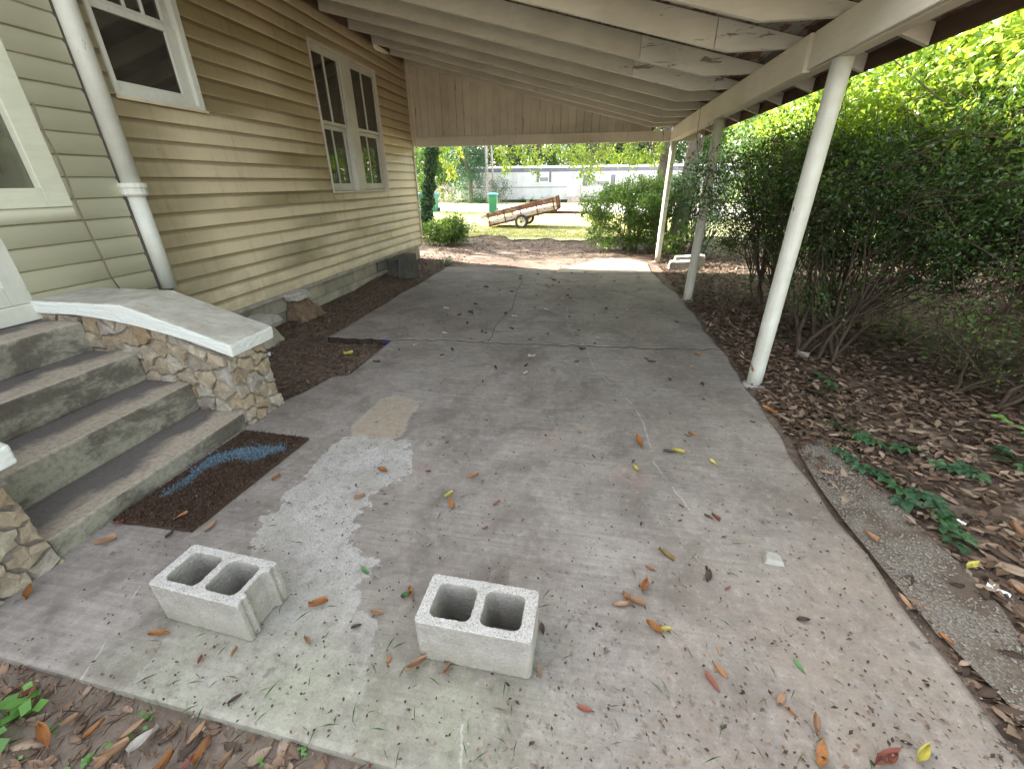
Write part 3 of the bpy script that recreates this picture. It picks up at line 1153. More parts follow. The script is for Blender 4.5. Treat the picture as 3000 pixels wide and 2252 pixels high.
# wall behind the boards, in pieces round the openings; the room behind is real and dark
def wall_pieces(x0, x1, y0, y1, z0, z1, holes, mat):
    ysx = sorted({y0, y1} | {h[0] for h in holes} | {h[1] for h in holes})
    for a, b in zip(ysx[:-1], ysx[1:]):
        zs = [(z0, z1)]
        for h in holes:
            if h[0] <= a + 1e-6 and h[1] >= b - 1e-6:
                ns = []
                for s in zs:
                    if h[2] > s[0]:
                        ns.append((s[0], min(s[1], h[2])))
                    if h[3] < s[1]:
                        ns.append((max(s[0], h[3]), s[1]))
                zs = ns
        for s in zs:
            yield (x0, x1, a, b, s[0], s[1])


mb = MB()
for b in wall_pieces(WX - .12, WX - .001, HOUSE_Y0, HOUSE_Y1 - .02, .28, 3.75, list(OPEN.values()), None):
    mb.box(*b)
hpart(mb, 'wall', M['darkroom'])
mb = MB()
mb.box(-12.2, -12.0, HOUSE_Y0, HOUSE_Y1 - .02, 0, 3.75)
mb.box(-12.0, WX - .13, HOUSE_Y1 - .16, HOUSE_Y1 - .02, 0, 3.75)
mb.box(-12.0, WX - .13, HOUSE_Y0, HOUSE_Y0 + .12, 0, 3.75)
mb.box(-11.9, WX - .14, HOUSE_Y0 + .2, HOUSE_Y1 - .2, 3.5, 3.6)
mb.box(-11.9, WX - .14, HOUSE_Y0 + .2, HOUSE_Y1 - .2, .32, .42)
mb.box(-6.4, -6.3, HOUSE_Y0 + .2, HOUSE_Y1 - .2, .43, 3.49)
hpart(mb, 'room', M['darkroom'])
mb = MB()
mb.prism([(WX + .02, HOUSE_Y0 - .3, 3.83), (-7.9, HOUSE_Y0 - .3, 5.7), (-12.4, HOUSE_Y0 - .3, 3.7), (-12.3, HOUSE_Y0 - .3, 3.8), (-7.9, HOUSE_Y0 - .3, 5.85), (WX + .02, HOUSE_Y0 - .3, 3.95)], (0, HOUSE_Y1 - HOUSE_Y0 + .45, 0))
hpart(mb, 'roof', M['mhdark'])
mb = MB()
mb.prism([(WX - .14, HOUSE_Y1 - .1, 3.75), (-12.1, HOUSE_Y1 - .1, 3.75), (-7.9, HOUSE_Y1 - .1, 5.65)], (0, .08, 0))
mb.prism([(WX - .14, HOUSE_Y0 + .02, 3.75), (-12.1, HOUSE_Y0 + .02, 3.75), (-7.9, HOUSE_Y0 + .02, 5.65)], (0, .08, 0))
hpart(mb, 'gable_end', M['siding'])

# trims
hpart(MB().box(WX + .003, WX + .028, HOUSE_Y1 - .028, HOUSE_Y1 + .02, .30, 3.50), 'corner_trim', M['beam'], bevel=.003)
hpart(MB().box(WX - .002, WX + .02, HOUSE_Y0, HOUSE_Y1 - .03, 3.512, 3.72), 'frieze_board', M['fascia'], bevel=.003)
hpart(MB().box(WX - .05, WX + .012, 3.12, HOUSE_Y1 - .03, .262, .303), 'sill_board', M['slate'], bevel=.004)

hpart(MB().box(WX - .16, WX + .028, HOUSE_Y1 + .022, 9.26, 2.146, 3.74), 'corner_filler', M['gable'])

# foundation blocks under the siding
fy = 3.62
row = 0
for zlo, zhi in ((-.12, .065), (.073, .26)):
    y = 3.56 + (.2 if row else 0)
    while y < HOUSE_Y1 - .05:
        w = min(.392, HOUSE_Y1 - .02 - y)
        if not (6.98 < y + w / 2 < 7.42 and row == 1):
            xo = WX - .055 + random.uniform(-.004, .004)
            hpart(MB().box(xo - .15, xo, y, y + w, zlo, zhi), 'foundation_block', M['found'], bevel=.005)
        y += .40
    row += 1
hpart(MB().box(WX - .3, WX - .075, 3.56, HOUSE_Y1 - .03, -.15, .255), 'foundation_mortar', M['mortar'])
v = hpart(MB().box(WX - .058, WX - .044, 6.99, 7.42, .08, .255), 'vent', M['mhdark'], bevel=.003)
mb = MB()
for i in range(9):
    mb.box(WX - .046, WX - .036, 7.005 + i * .05, 7.011 + i * .05, .09, .245)
for i in range(4):
    mb.box(WX - .046, WX - .037, 7.0, 7.41, .098 + i * .042, .104 + i * .042)
hpart(mb, 'vent_grille', M['found'], v)

# windows ---------------------------------------------------------------
def bar(y0, y1, z0, z1, x0, x1, name, parent, mat=None, bev=.003):
    return hpart(MB().box(WX + x0, WX + x1, y0, y1, z0, z1), name, mat or M['trim'], parent, bev)


def frame_mb(y0, y1, z0, z1, w, x0, x1, wl=None, wr=None, wb=None, wt=None):
    mb = MB()
    wl, wr, wb, wt = wl or w, wr or w, wb or w, wt or w
    mb.box(WX + x0, WX + x1, y0, y0 + wl, z0, z1)
    mb.box(WX + x0, WX + x1, y1 - wr, y1, z0, z1)
    mb.box(WX + x0, WX + x1, y0 + wl, y1 - wr, z0, z0 + wb)
    mb.box(WX + x0, WX + x1, y0 + wl, y1 - wr, z1 - wt, z1)
    return mb


def pane(y0, y1, z0, z1, x, parent):
    return hpart(MB().box(WX + x - .004, WX + x, y0, y1, z0, z1), 'pane', M['glass'], parent)


# single window high on the wall
a, b, c, d = OPEN['single']
w1 = hpart(frame_mb(a, b, c, d, .03, -.05, .024, wr=.06, wb=.028), 'window', M['trim'], bevel=.003)
w1['label'] = 'dark single sash window with a narrow upper light'
hpart(frame_mb(a + .024, b - .062, c + .03, 2.70, .07, -.055, -.012, wl=.022, wr=.105, wb=.075, wt=.045), 'lower_sash', M['trim'], w1, .003)
pane(a + .05, b - .17, c + .108, 2.655, -.03, w1)
hpart(frame_mb(a + .024, b - .062, 2.702, d - .03, .03, -.075, -.03, wr=.07), 'upper_sash', M['trim'], w1, .003)
pane(a + .055, b - .135, 2.735, d - .062, -.055, w1)
for i in range(3):
    yy = a + .055 + (b - a - .19) * (i + 1) / 4
    bar(yy - .010, yy + .010, 2.735, d - .062, -.072, -.040, 'muntin', w1)
hpart(MB().box(WX + .022, WX + .034, a - .02, b + .02, c - .022, c - .001), 'window_sill', M['siding'], w1, .003)

# double window
a, b, c, d = OPEN['double']
w2 = hpart(frame_mb(a, b, c, d, .022, -.06, .026, wt=.035), 'window', M['beam'], bevel=.003)
w2['label'] = 'pair of tall white sash windows sharing one frame'
hpart(MB().box(WX - .058, WX + .022, 6.64, 6.90, c + .023, d - .036), 'mullion', M['trim'], w2, .004)
for (s0, s1) in ((a + .024, 6.637), (6.903, b - .024)):
    zm = 2.245
    us = hpart(frame_mb(s0, s1, zm - .02, d - .037, .035, -.045, -.008, wt=.075, wb=.04, wl=.022), 'upper_sash', M['trim'], w2, .003)
    pane(s0 + .023, s1 - .036, zm + .021, d - .113, -.028, us)
    ym = (s0 + s1) / 2 - .02
    bar(ym - .012, ym + .012, zm + .021, d - .113, -.042, -.012, 'muntin', us)
    ls = hpart(frame_mb(s0, s1, c + .024, zm - .022, .05, -.085, -.05, wb=.10, wl=.03, wr=.07), 'lower_sash', M['trim'], w2, .003)
    pane(s0 + .031, s1 - .071, c + .125, zm - .073, -.068, ls)
    bar(ym - .012, ym + .012, c + .125, zm - .073, -.083, -.055, 'muntin', ls)
# narrow window beside the door
a, b, c, d = OPEN['side']
w3 = hpart(frame_mb(a, b, c, d, .075, -.04, .030, wr=.145, wb=.118), 'window', M['whitewood'], bevel=.004)
w3['label'] = 'narrow window beside the door with a wide white casing'
pane(a + .076, b - .146, c + .119, d - .076, -.02, w3).data.materials[0] = M['dimglass']
# door
a, b, c, d = OPEN['door']
dr = hpart(frame_mb(a, b - .002, c + .112, d, .115, -.05, .032), 'door', M['trim'], bevel=.004)
dr['label'] = 'white back door in a wide painted casing'
hpart(MB().box(WX - .065, WX - .03, a + .116, b - .118, c + .12, d - .116), 'door_leaf', M['mhtrim'], dr, .003)
hpart(MB().box(WX - .06, WX + .045, a - .2, b, c, c + .110), 'threshold', M['trim'], dr, .005)

# pipe down the joint of the two claddings
mb = MB()
mb.tube([(WX + .055, 3.035, .70), (WX + .055, 3.035, 1.43)], .060, 14)
mb.tube([(WX + .055, 3.035, 1.50), (WX + .055, 3.035, 3.50)], .066, 14)
pp = hpart(mb, 'drain_pipe', M['trim'])
mb = MB()
mb.tube([(WX + .055, 3.035, 1.42), (WX + .055, 3.035, 1.435), (WX + .055, 3.035, 1.48), (WX + .055, 3.035, 1.482), (WX + .055, 3.035, 1.515)], [.070, .084, .084, .092, .092], 14, sm=False)
hpart(mb, 'pipe_collar', M['trim'], pp)
# loose cable
pts = [at(95, 300, 0, WX + .03), at(125, 380, 0, WX + .03), at(165, 452, 0, WX + .03), at(195, 520, 0, WX + .03), at(220, 590, 0, WX + .03), at(255, 665, 0, WX + .03), at(300, 755, 0, WX + .03), at(322, 805, 0, WX + .03), at(352, 848, 0, WX + .03)]
hpart(MB().tube(pts, .005, 6), 'cable', M['cable'])

# ------------------------------------------------------------------ carport
CP = (1.40, 5.3, 0.0)
ROOF_Y0, ROOF_Y1 = 2.42, 9.32
carport = thing('carport', 'lean-to carport with painted rafters and white round posts along the house', 'carport', CP)


def cpart(mb, name, mat, parent=None, bevel=0.0):
    return mb.build(name, mat, parent or carport, bevel, off=CP)


BX0, BX1, BZ0, BZ1 = 1.345, 1.455, 2.14, 2.36
SL = (2.36 - 3.485) / (.93 - WX)         # rafter pitch
zb = lambda x: 3.485 + SL * (x - WX)     # rafter underside
RD = .185                                # rafter depth, vertical
raf_y = [2.70, 3.45, 4.14, 4.93, 5.62, 6.30, 7.02, 7.72, 8.40, 9.00]
for i, y in enumerate(raf_y):
    w = .021
    dy = random.uniform(-.012, .012)
    split = {2: .82, 3: .34, 4: .33}.get(i)
    def raf(x0, x1, y0, y1):
        poly = [(x0, zb(x0)), (x0, zb(x0) + RD)]
        if x1 > .93:
            poly = [(x0, zb(x0)), (.93, 2.363), (BX0 - .002, 2.363), (BX1 + .002, 2.363), (x1, 2.30 if False else zb(x1) + .075), (x1, zb(x1) + RD), (x0, zb(x0) + RD)]
        else:
            poly = [(x0, zb(x0)), (x1, zb(x1)), (x1, zb(x1) + RD), (x0, zb(x0) + RD)]
        mb = MB()
        mb.prism([(p[0], y0, p[1]) for p in poly], (0, y1 - y0, 0))
        return mb
    if split:
        cpart(raf(WX + .03, split - .002, y - w + dy, y + w + dy), 'rafter', M['rafter'], bevel=.003)
        cpart(raf(split + .002, 1.88, y - w + dy - .004, y + w + dy), 'rafter', M['newrafter'], bevel=.003)
    else:
        cpart(raf(WX + .03, 1.88, y - w + dy, y + w + dy), 'rafter', M['rafter'], bevel=.003)
# roof boards run along the carport
x = WX + .03
bw = .142
k = 0
while x < 1.96:
    x1 = min(x + bw - .004 + random.uniform(-.003, .002), 1.97)
    # boards are joined over different rafters
    ysplit = random.choice(raf_y[1:8])
    for y0, y1 in ((ROOF_Y0, ysplit - .002), (ysplit + .002, ROOF_Y1)):
        dz = random.uniform(0, .004)
        mb = MB()
        za, zbq = zb(x) + RD + .002 + dz, zb(x1) + RD + .002 + dz
        mb.hexa([(x, y0, za), (x1, y0, zbq), (x1, y1, zbq), (x, y1, za), (x, y0, za + .02), (x1, y0, zbq + .02), (x1, y1, zbq + .02), (x, y1, za + .02)])
        cpart(mb, 'roof_board', M['deck'])
    x += bw
# roofing felt over the boards
mb = MB()
x0, x1 = WX - .02, 2.0
za, zc = zb(x0) + RD + .03, zb(x1) + RD + .03
mb.hexa([(x0, ROOF_Y0 - .03, za), (x1, ROOF_Y0 - .03, zc), (x1, ROOF_Y1 + .03, zc), (x0, ROOF_Y1 + .03, za), (x0, ROOF_Y0 - .03, za + .02), (x1, ROOF_Y0 - .03, zc + .02), (x1, ROOF_Y1 + .03, zc + .02), (x0, ROOF_Y1 + .03, za + .02)])
cpart(mb, 'roofing', M['mhdark'])
# fascia in lengths
for y0, y1 in ((ROOF_Y0, 4.55), (4.553, 7.1), (7.103, ROOF_Y1)):
    cpart(MB().box(1.885, 1.91, y0, y1, 2.205, 2.315), 'fascia_board', M['fascia'], bevel=.003)
cpart(MB().box(1.955, 1.985, ROOF_Y0 - .02, ROOF_Y1 + .02, 2.255, 2.30), 'drip_edge', M['slate'], bevel=.003)
# beam: older near length, then a doubled length with a stub end
cpart(MB().box(BX0 + .03, BX1, ROOF_Y0, 9.14, BZ0 + .004, BZ1), 'beam', M['beam'], bevel=.005)
cpart(MB().box(BX0 - .022, BX0 + .027, 3.70, 6.65, BZ0, BZ1 - .006), 'beam_plank', M['beam'], bevel=.005)
cpart(MB().box(BX0 - .020, BX0 + .027, 6.655, 9.135, BZ0 + .001, BZ1 - .004), 'beam_plank', M['beam'], bevel=.005)
cpart(MB().box(BX0 + .002, BX0 + .027, ROOF_Y0, 3.695, BZ0 + .012, BZ1 - .002), 'beam_plank', M['beam'], bevel=.005)
# gable: header and vertical boards
GY = 9.17
cpart(MB().box(WX + .03, BX1 + .33, GY - .025, GY + .03, 2.145, 2.315), 'header', M['gable'], bevel=.004)
x = WX + .035
while x < 1.0:
    x1 = min(x + random.choice([.1425, .1415, .139]), .98)
    top0, top1 = zb(x) + .10, zb(x1) + .10
    zbt = 2.30
    dy = random.uniform(-.0025, .0025)
    mb = MB()
    mb.hexa([(x, GY + .032 + dy, zbt), (x1, GY + .032 + dy, zbt), (x1, GY + .05 + dy, zbt), (x, GY + .05 + dy, zbt),
             (x, GY + .032 + dy, top0), (x1, GY + .032 + dy, top1), (x1, GY + .05 + dy, top1), (x, GY + .05 + dy, top0)])
    cpart(mb, 'gable_board', M['gable'], bevel=.003)
    x += .145
mb = MB().box(WX + .03, WX + .06, GY - .02, GY + .03, 2.32, 3.46)
cpart(mb, 'gable_trim', M['gable'], bevel=.003)
mb = MB()
mb.hexa([(WX + .03, GY + .055, 2.3), (1.0, GY + .055, 2.3), (1.0, GY + .07, 2.3), (WX + .03, GY + .07, 2.3), (WX + .03, GY + .055, zb(WX) + .16), (1.0, GY + .055, zb(1.0) + .16), (1.0, GY + .07, zb(1.0) + .16), (WX + .03, GY + .07, zb(WX) + .16)])
cpart(mb, 'gable_backing', M['fascia'])
# posts
for y, rr in ((3.34, .056), (6.06, .056), (9.16, .056)):
    pts, rad = [], []
    for t in np.linspace(0, 1, 12):
        pts.append((1.402 + .004 * math.sin(t * 3 + y), y, -.04 + t * (2.141 + .04)))
        rad.append(rr * (1.0 + .015 * math.sin(t * 17 + y)))
    p = MB().tube(pts, rad, 20).build('post', M['post'], carport, off=CP)
    mb = MB().tube([(1.402, y, -.01), (1.402, y, .012)], [.085, .075], 14, sm=False)
    mb.build('post_foot', M['conc'], p, off=CP)

# ------------------------------------------------------------------ entry steps with stone cheek walls
ST = (-2.9, 1.55, 0.0)
steps = thing('entry_steps', 'four stained concrete steps between rubble stone cheek walls at the back door', 'steps', ST)
SY0, SY1 = .955, 2.105
tr = [(-2.245, .10), (-2.585, .30), (-2.925, .495), (-3.262, .695)]
for i, (x, z) in enumerate(tr):
    zlo = -.05 if i == 0 else tr[i - 1][1] - .004
    xb = WX + .046 if i == 3 else WX + .05
    o = MB().box(WX + .004 + i * .001, x, SY0, SY1, zlo, z).build('step', M['step'], steps, .012, off=ST)
    a_ = o.data.attributes.new('run', 'FLOAT', 'POINT')
    a_.data.foreach_set('value', np.array([x - (v_.co.x + ST[0]) for v_ in o.data.vertices], np.float32))


def clip_poly(poly, n, c):
    out_ = []
    for i in range(len(poly)):
        a, b = poly[i], poly[(i + 1) % len(poly)]
        da, db = a @ n - c, b @ n - c
        if da <= 0:
            out_.append(a)
        if (da < 0) != (db < 0) and abs(da - db) > 1e-12:
            out_.append(a + (b - a) * (da / (da - db)))
    return out_


def stones(parent, region, to3, nrm, spacing, gap, seed, off, mat=None, depth=(.008, .022), name='stone'):
    """irregular facing stones: Voronoi cells of the region, each raised off the wall"""
    rs = random.Random(seed)
    R2 = [np.array(p, float) for p in region]
    A = np.array(R2)
    lo, hi = A.min(0), A.max(0)
    seeds = []
    for _ in range(6000):
        p = np.array([rs.uniform(lo[0], hi[0]), rs.uniform(lo[1], hi[1])])
        sp = spacing * rs.uniform(.75, 1.35)
        if poly_sdf(np.array([p[0]]), np.array([p[1]]), R2)[0] > .008 and all(np.hypot((p - s)[0] * .85, (p - s)[1] * 1.15) > sp for s in seeds):
            seeds.append(p)
    nrm = np.array(nrm, float)
    for i, s in enumerate(seeds):
        poly = [p.copy() for p in R2]
        for j, t in enumerate(seeds):
            if i == j or np.linalg.norm(t - s) > spacing * 4:
                continue
            n = (t - s)
            L = np.linalg.norm(n)
            n = n / L
            poly = clip_poly(poly, n, n @ ((s + t) / 2) - gap)
            if len(poly) < 3:
                break
        if len(poly) < 3:
            continue
        # roughen the outline
        ring = []
        for q in range(len(poly)):
            a, b = poly[q], poly[(q + 1) % len(poly)]
            L = np.linalg.norm(b - a)
            ring.append(a)
            m = int(L / .035)
            for e in range(1, m + 1):
                t = e / (m + 1)
                c_ = np.mean(poly, axis=0)
                pt = a + (b - a) * t
                ring.append(pt + (c_ - pt) / (np.linalg.norm(c_ - pt) + 1e-6) * rs.uniform(-.003, .014))
        c_ = np.mean(ring, axis=0)
        if len(ring) < 3:
            continue
        d = rs.uniform(*depth)
        tilt = np.array([rs.uniform(-.1, .1), rs.uniform(-.1, .1)])
        V = []
        n_ = len(ring)
        for lev, shrink in ((-.012, 1.0), (d * .75, .992), (d, .955)):
            for p in ring:
                q2 = c_ + (p - c_) * shrink
                h = lev + (0 if lev < 0 else (q2 - c_) @ tilt + rs.uniform(-.004, .004))
                V.append(to3(q2) + nrm * h - np.array(off))
        V.append(to3(c_) + nrm * (d * 1.12) - np.array(off))
        F = []
        for l in range(2):
            for q in range(n_):
                F.append((l * n_ + q, l * n_ + (q + 1) % n_, (l + 1) * n_ + (q + 1) % n_, (l + 1) * n_ + q))
        for q in range(n_):
            F.append((2 * n_ + q, 2 * n_ + (q + 1) % n_, 3 * n_))
        mb = MB()
        mb.v = [tuple(p) for p in V]
        mb.f = F
        mb.smooth = [False] * len(F)
        mb.build(name, mat or M['stone'], parent)


def cheek(y0, y1, label, flip, seed):
    prof = [(WX + .03, -.06), (-2.235, -.06), (-2.275, .5), (-2.895, .735), (WX + .03, .735)]
    core = MB().prism([(p[0], y0 + .02, p[1]) for p in prof], (0, y1 - y0 - .04, 0)).build('cheek_wall', M['mortar'], steps, off=ST)
    core['label'] = label
    fy_, ny = (y0 + .02, -1)
    stones(core, prof, lambda q: np.array([q[0], fy_, q[1]]), (0, -1, 0), .112, .0035, seed, ST, depth=(.006, .034))
    fy2 = y1 - .02
    stones(core, prof, lambda q: np.array([q[0], fy2, q[1]]), (0, 1, 0), .12, .003, seed + 1, ST)
    # end face
    reg = [(y0 + .005, -.05), (y1 - .005, -.05), (y1 - .02, .5), (y0 + .02, .5)]
    stones(core, reg, lambda q: np.array([-2.235 - (q[1] + .06) * .0714, q[0], q[1]]), (1, 0, .06), .10, .0035, seed + 2, ST, depth=(.010, .042))
    # painted concrete cap: level by the wall, then sloping down
    T = .088
    top = [(WX + .032, .828), (-2.88, .828), (-2.165, .598)]
    a0, a1 = y0 - .02, y1 + .03
    poly = [(p[0], p[1]) for p in top] + [(-2.172, .598 - T), (-2.895, .828 - T), (WX + .032, .828 - T)]
    cap = MB().prism([(p[0], a0, p[1]) for p in poly], (0, a1 - a0, 0)).build('cap', M['cap'], core, .012, off=ST, segs=3)
    sub(cap, 4, .007, .03)


cheek(2.105, 2.445, 'rubble stone cheek wall under a worn white cap', 1, 5)
cheek(.60, .955, 'rubble stone cheek wall of pale grey stones', -1, 21)

# ------------------------------------------------------------------ doormat
mat_c = [gp(720, 1265)[:2], gp(905, 1288)[:2], gp(562, 1560)[:2], gp(333, 1530)[:2]]
sw = pxpoly([(470, 1462), (542, 1410), (624, 1338), (723, 1317), (832, 1311), (836, 1324), (741, 1358), (678, 1351), (601, 1383), (560, 1419), (479, 1464)])
k_ = NT('worn_coir_mat')
cw = k_.coords()
s_ = k_.math('ADD', k_.attr('swoosh'), k_.math('MULTIPLY', k_.math('SUBTRACT', k_.noise(cw, 40, 5, .7), .5), .05))
bm_ = k_.ramp(k_.math('MULTIPLY_ADD', s_, 12.0, .5), [(.42, 0), (.6, .85)])
fb = k_.noise(cw, 170, 5, .8)
c_ = k_.ramp(fb, [(.3, (.03, .018, .012)), (.5, (.085, .055, .038)), (.72, (.17, .12, .085))])
c_ = k_.mix(k_.ramp(k_.noise(cw, 6, 6, .7), [(.42, .0), (.7, .6)]), c_, (.06, .053, .05))
c_ = k_.mix(bm_, c_, k_.mix(fb, (.06, .10, .135), (.14, .21, .26)))
k_.bump(fb, 1.0, .012)
M['mat'] = k_.done(c_, .95, .15)
nu, nv = 60, 90
U_, V_ = np.meshgrid(np.linspace(0, 1, nu), np.linspace(0, 1, nv))
q0, q1, q2, q3 = [np.array(p) for p in mat_c]
P2 = ((1 - U_) * (1 - V_))[..., None] * q0 + (U_ * (1 - V_))[..., None] * q1 + (U_ * V_)[..., None] * q2 + ((1 - U_) * V_)[..., None] * q3
P2 += .004 * np.stack([vnoise(P2[..., 0], P2[..., 1], .03, 1), vnoise(P2[..., 0], P2[..., 1], .03, 2)], -1)
zt = .016 + .004 * vnoise(P2[..., 0], P2[..., 1], .1, 3) + .003 * vnoise(P2[..., 0], P2[..., 1], .012, 5)
top = np.concatenate([P2, zt[..., None]], -1).reshape(-1, 3)
idx = np.arange(nu * nv).reshape(nv, nu)
loop = np.concatenate([idx[0, :], idx[1:, -1], idx[-1, -2::-1], idx[-2:0:-1, 0]])
bot = top[loop].copy()
bot[:, 2] = .002
kk = np.arange(len(loop))
F = np.concatenate([np.stack([idx[:-1, :-1], idx[:-1, 1:], idx[1:, 1:], idx[1:, :-1]], -1).reshape(-1, 4), np.stack([loop[kk], len(top) + kk, len(top) + (kk + 1) % len(loop), loop[(kk + 1) % len(loop)]], -1)])
sdv = poly_sdf(top[:, 0], top[:, 1], sw)
dm = arr_mesh('doormat', np.concatenate([top, bot]), F, M['mat'], {'swoosh': np.concatenate([sdv, sdv[loop]])})
qm = rng.uniform(0, 1, (9000, 2))
pm_ = ((1 - qm[:, :1]) * (1 - qm[:, 1:])) * q0 + (qm[:, :1] * (1 - qm[:, 1:])) * q1 + (qm[:, :1] * qm[:, 1:]) * q2 + ((1 - qm[:, :1]) * qm[:, 1:]) * q3
inb = poly_sdf(pm_[:, 0], pm_[:, 1], sw) + .02 * rng.normal(size=len(pm_)) > 0
M['coir'] = leaf_mat('coir_fibre', [(.03, .018, .012), (.07, .042, .028), (.13, .085, .055)], 0, .9, .1)
M['coirblue'] = leaf_mat('blue_coir_fibre', [(.08, .13, .17), (.14, .21, .26), (.22, .31, .37)], 0, .9, .1)
for sel, mm in ((~inb, 'coir'), (inb, 'coirblue')):
    o = leaves('pile', np.column_stack([pm_[sel], np.full(sel.sum(), .016)]), .016, M[mm], dm, aspect=.22, out=np.tile([0, 0, .8], (sel.sum(), 1)))
    o['kind'] = 'stuff'
tag(dm, 'worn dark brown doormat with a faded blue streak at the foot of the steps', 'doormat')

# ------------------------------------------------------------------ cinder blocks
def cinder(name, grooved):
    L, Wd, Hh = .397, .194, .194
    bm = bmesh.new()

    def loop2(pts):
        vs_ = [bm.verts.new((p[0], p[1], 0)) for p in pts]
        return [bm.edges.new((vs_[i], vs_[(i + 1) % len(vs_)])) for i in range(len(vs_))]

    def rrect(x0, x1, y0, y1, r, n=3):
        out_ = []
        for cx_, cy_, a0 in ((x1 - r, y1 - r, 0), (x0 + r, y1 - r, 90), (x0 + r, y0 + r, 180), (x1 - r, y0 + r, 270)):
            for i in range(n + 1):
                a = math.radians(a0 + 90 * i / n)
                out_.append((cx_ + r * math.cos(a), cy_ + r * math.sin(a)))
        return out_
    hx, hy = L / 2, Wd / 2
    if grooved:
        e = [(0, 0), (0, .020), (-.009, .024), (-.009, .031), (0, .035), (0, .047), (-.022, .056), (-.022, .138), (0, .147), (0, .159), (-.009, .163), (-.009, .170), (0, .174), (0, .194)]
        outer = [(hx + a, -hy + b) for a, b in e] + [(-hx + .01, hy), (-hx, hy - .01), (-hx, -hy + .01), (-hx + .01, -hy)]
    else:
        outer = rrect(-hx, hx, -hy, hy, .016)
    ed = loop2(outer)
    ed += loop2(rrect(-hx + .040, -.017, -hy + .033, hy - .033, .022))
    ed += loop2(rrect(.017, hx - .044, -hy + .033, hy - .033, .022))
    bmesh.ops.triangle_fill(bm, use_beauty=True, edges=ed)
    # drop anything inside the cells
    for f in list(bm.faces):
        c_ = f.calc_center_median()
        for x0, x1 in ((-hx + .044, -.021), (.021, hx - .048)):
            if x0 < c_.x < x1 and abs(c_.y) < hy - .039:
                bm.faces.remove(f)
                break
    r = bmesh.ops.extrude_face_region(bm, geom=list(bm.faces))
    bmesh.ops.translate(bm, verts=[v for v in r['geom'] if isinstance(v, bmesh.types.BMVert)], vec=(0, 0, Hh))
    bmesh.ops.recalc_face_normals(bm, faces=bm.faces)
    me = bpy.data.meshes.new(name)
    bm.to_mesh(me)
    bm.free()
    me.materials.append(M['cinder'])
    o = link(name, me)
    md = o.modifiers.new('bevel', 'BEVEL')
    md.width = .006
    md.segments = 2
    md.limit_method = 'ANGLE'
    md.angle_limit = math.radians(40)
    md = o.modifiers.new('voxel', 'REMESH')
    md.mode = 'VOXEL'
    md.voxel_size = .0042
    tx = bpy.data.textures.new('chip', 'CLOUDS')
    tx.noise_scale = .011
    tx.noise_depth = 3
    md = o.modifiers.new('chip', 'DISPLACE')
    md.texture = tx
    md.strength = .0045
    md.mid_level = .55
    md.texture_coords = 'LOCAL'
    return o


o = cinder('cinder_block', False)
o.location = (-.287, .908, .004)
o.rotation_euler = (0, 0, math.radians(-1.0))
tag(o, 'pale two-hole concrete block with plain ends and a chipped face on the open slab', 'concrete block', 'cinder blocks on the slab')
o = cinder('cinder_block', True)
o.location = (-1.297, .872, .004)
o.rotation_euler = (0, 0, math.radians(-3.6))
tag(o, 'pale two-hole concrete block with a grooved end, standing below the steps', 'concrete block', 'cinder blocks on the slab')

# ------------------------------------------------------------------ masonry debris by the foundation and the far post
def rough_box(name, mat, pts8, label, cat, group=None, amt=.03, lev=3, parent=None):
    c0 = np.mean(np.array(pts8), axis=0)
    c0[2] = min(p[2] for p in pts8)
    o = MB().hexa(pts8).build(name, mat, None, .012, off=c0)
    o.location = c0
    sub(o, lev, amt, .12)
    tag(o, label, cat, group)
    return o


# narrow block on end with a slab across it
o = thing('concrete_pier', 'broken concrete pier with an overhanging slab head behind the stone cheek wall', 'concrete pier', (-3.42, 3.70, -.06))
OO = (-3.42, 3.70, -.06)
p = MB().hexa([(-3.50, 3.50, -.06), (-3.23, 3.55, -.06), (-3.25, 3.86, -.06), (-3.52, 3.84, -.06), (-3.49, 3.56, .155), (-3.30, 3.58, .155), (-3.31, 3.78, .155), (-3.5, 3.78, .155)]).build('pier', M['found'], o, .012, off=OO)
sub(p, 3, .02, .1)
p = MB().hexa([(-3.53, 3.44, .155), (-3.235, 3.48, .15), (-3.25, 3.90, .15), (-3.53, 3.88, .155), (-3.52, 3.46, .235), (-3.26, 3.50, .225), (-3.27, 3.88, .225), (-3.52, 3.86, .235)]).build('slab_head', M['conc'], o, .016, off=OO)
sub(p, 3, .03, .1)
# tapered stump with a rock on it
o = thing('stump', 'orange brown tapered stump against the foundation blocks', 'stump', (-3.5, 4.62, -.05))
OO = (-3.5, 4.62, -.05)
M['stumpwood'] = simple('rotten_orange_wood', (.20, .135, .085), .5, 6, .95, 1.0, 40, (2.5, 2.5, .5), bdist=.02)
p = MB().hexa([(-3.64, 4.40, -.05), (-3.38, 4.44, -.05), (-3.36, 4.86, -.05), (-3.64, 4.84, -.05), (-3.63, 4.50, .20), (-3.50, 4.50, .20), (-3.50, 4.74, .20), (-3.63, 4.76, .20)]).build('trunk', M['stumpwood'], o, .02, off=OO)
sub(p, 4, .07, .09)
o = MB().hexa([(-3.63, 4.45, .20), (-3.45, 4.47, .205), (-3.45, 4.74, .205), (-3.63, 4.76, .20), (-3.63, 4.43, .285), (-3.47, 4.44, .298), (-3.48, 4.74, .295), (-3.63, 4.76, .29)]).build('rock', M['rock'], None, .02, off=(-3.54, 4.6, .2))
o.location = (-3.54, 4.6, .2)
sub(o, 3, .035, .06)
tag(o, 'pale pitted rock lying on top of the stump under the siding', 'rock')
M['darkblock'] = simple('mossy_dark_block', (.085, .08, .066), .45, 6, .95, .7, 70)
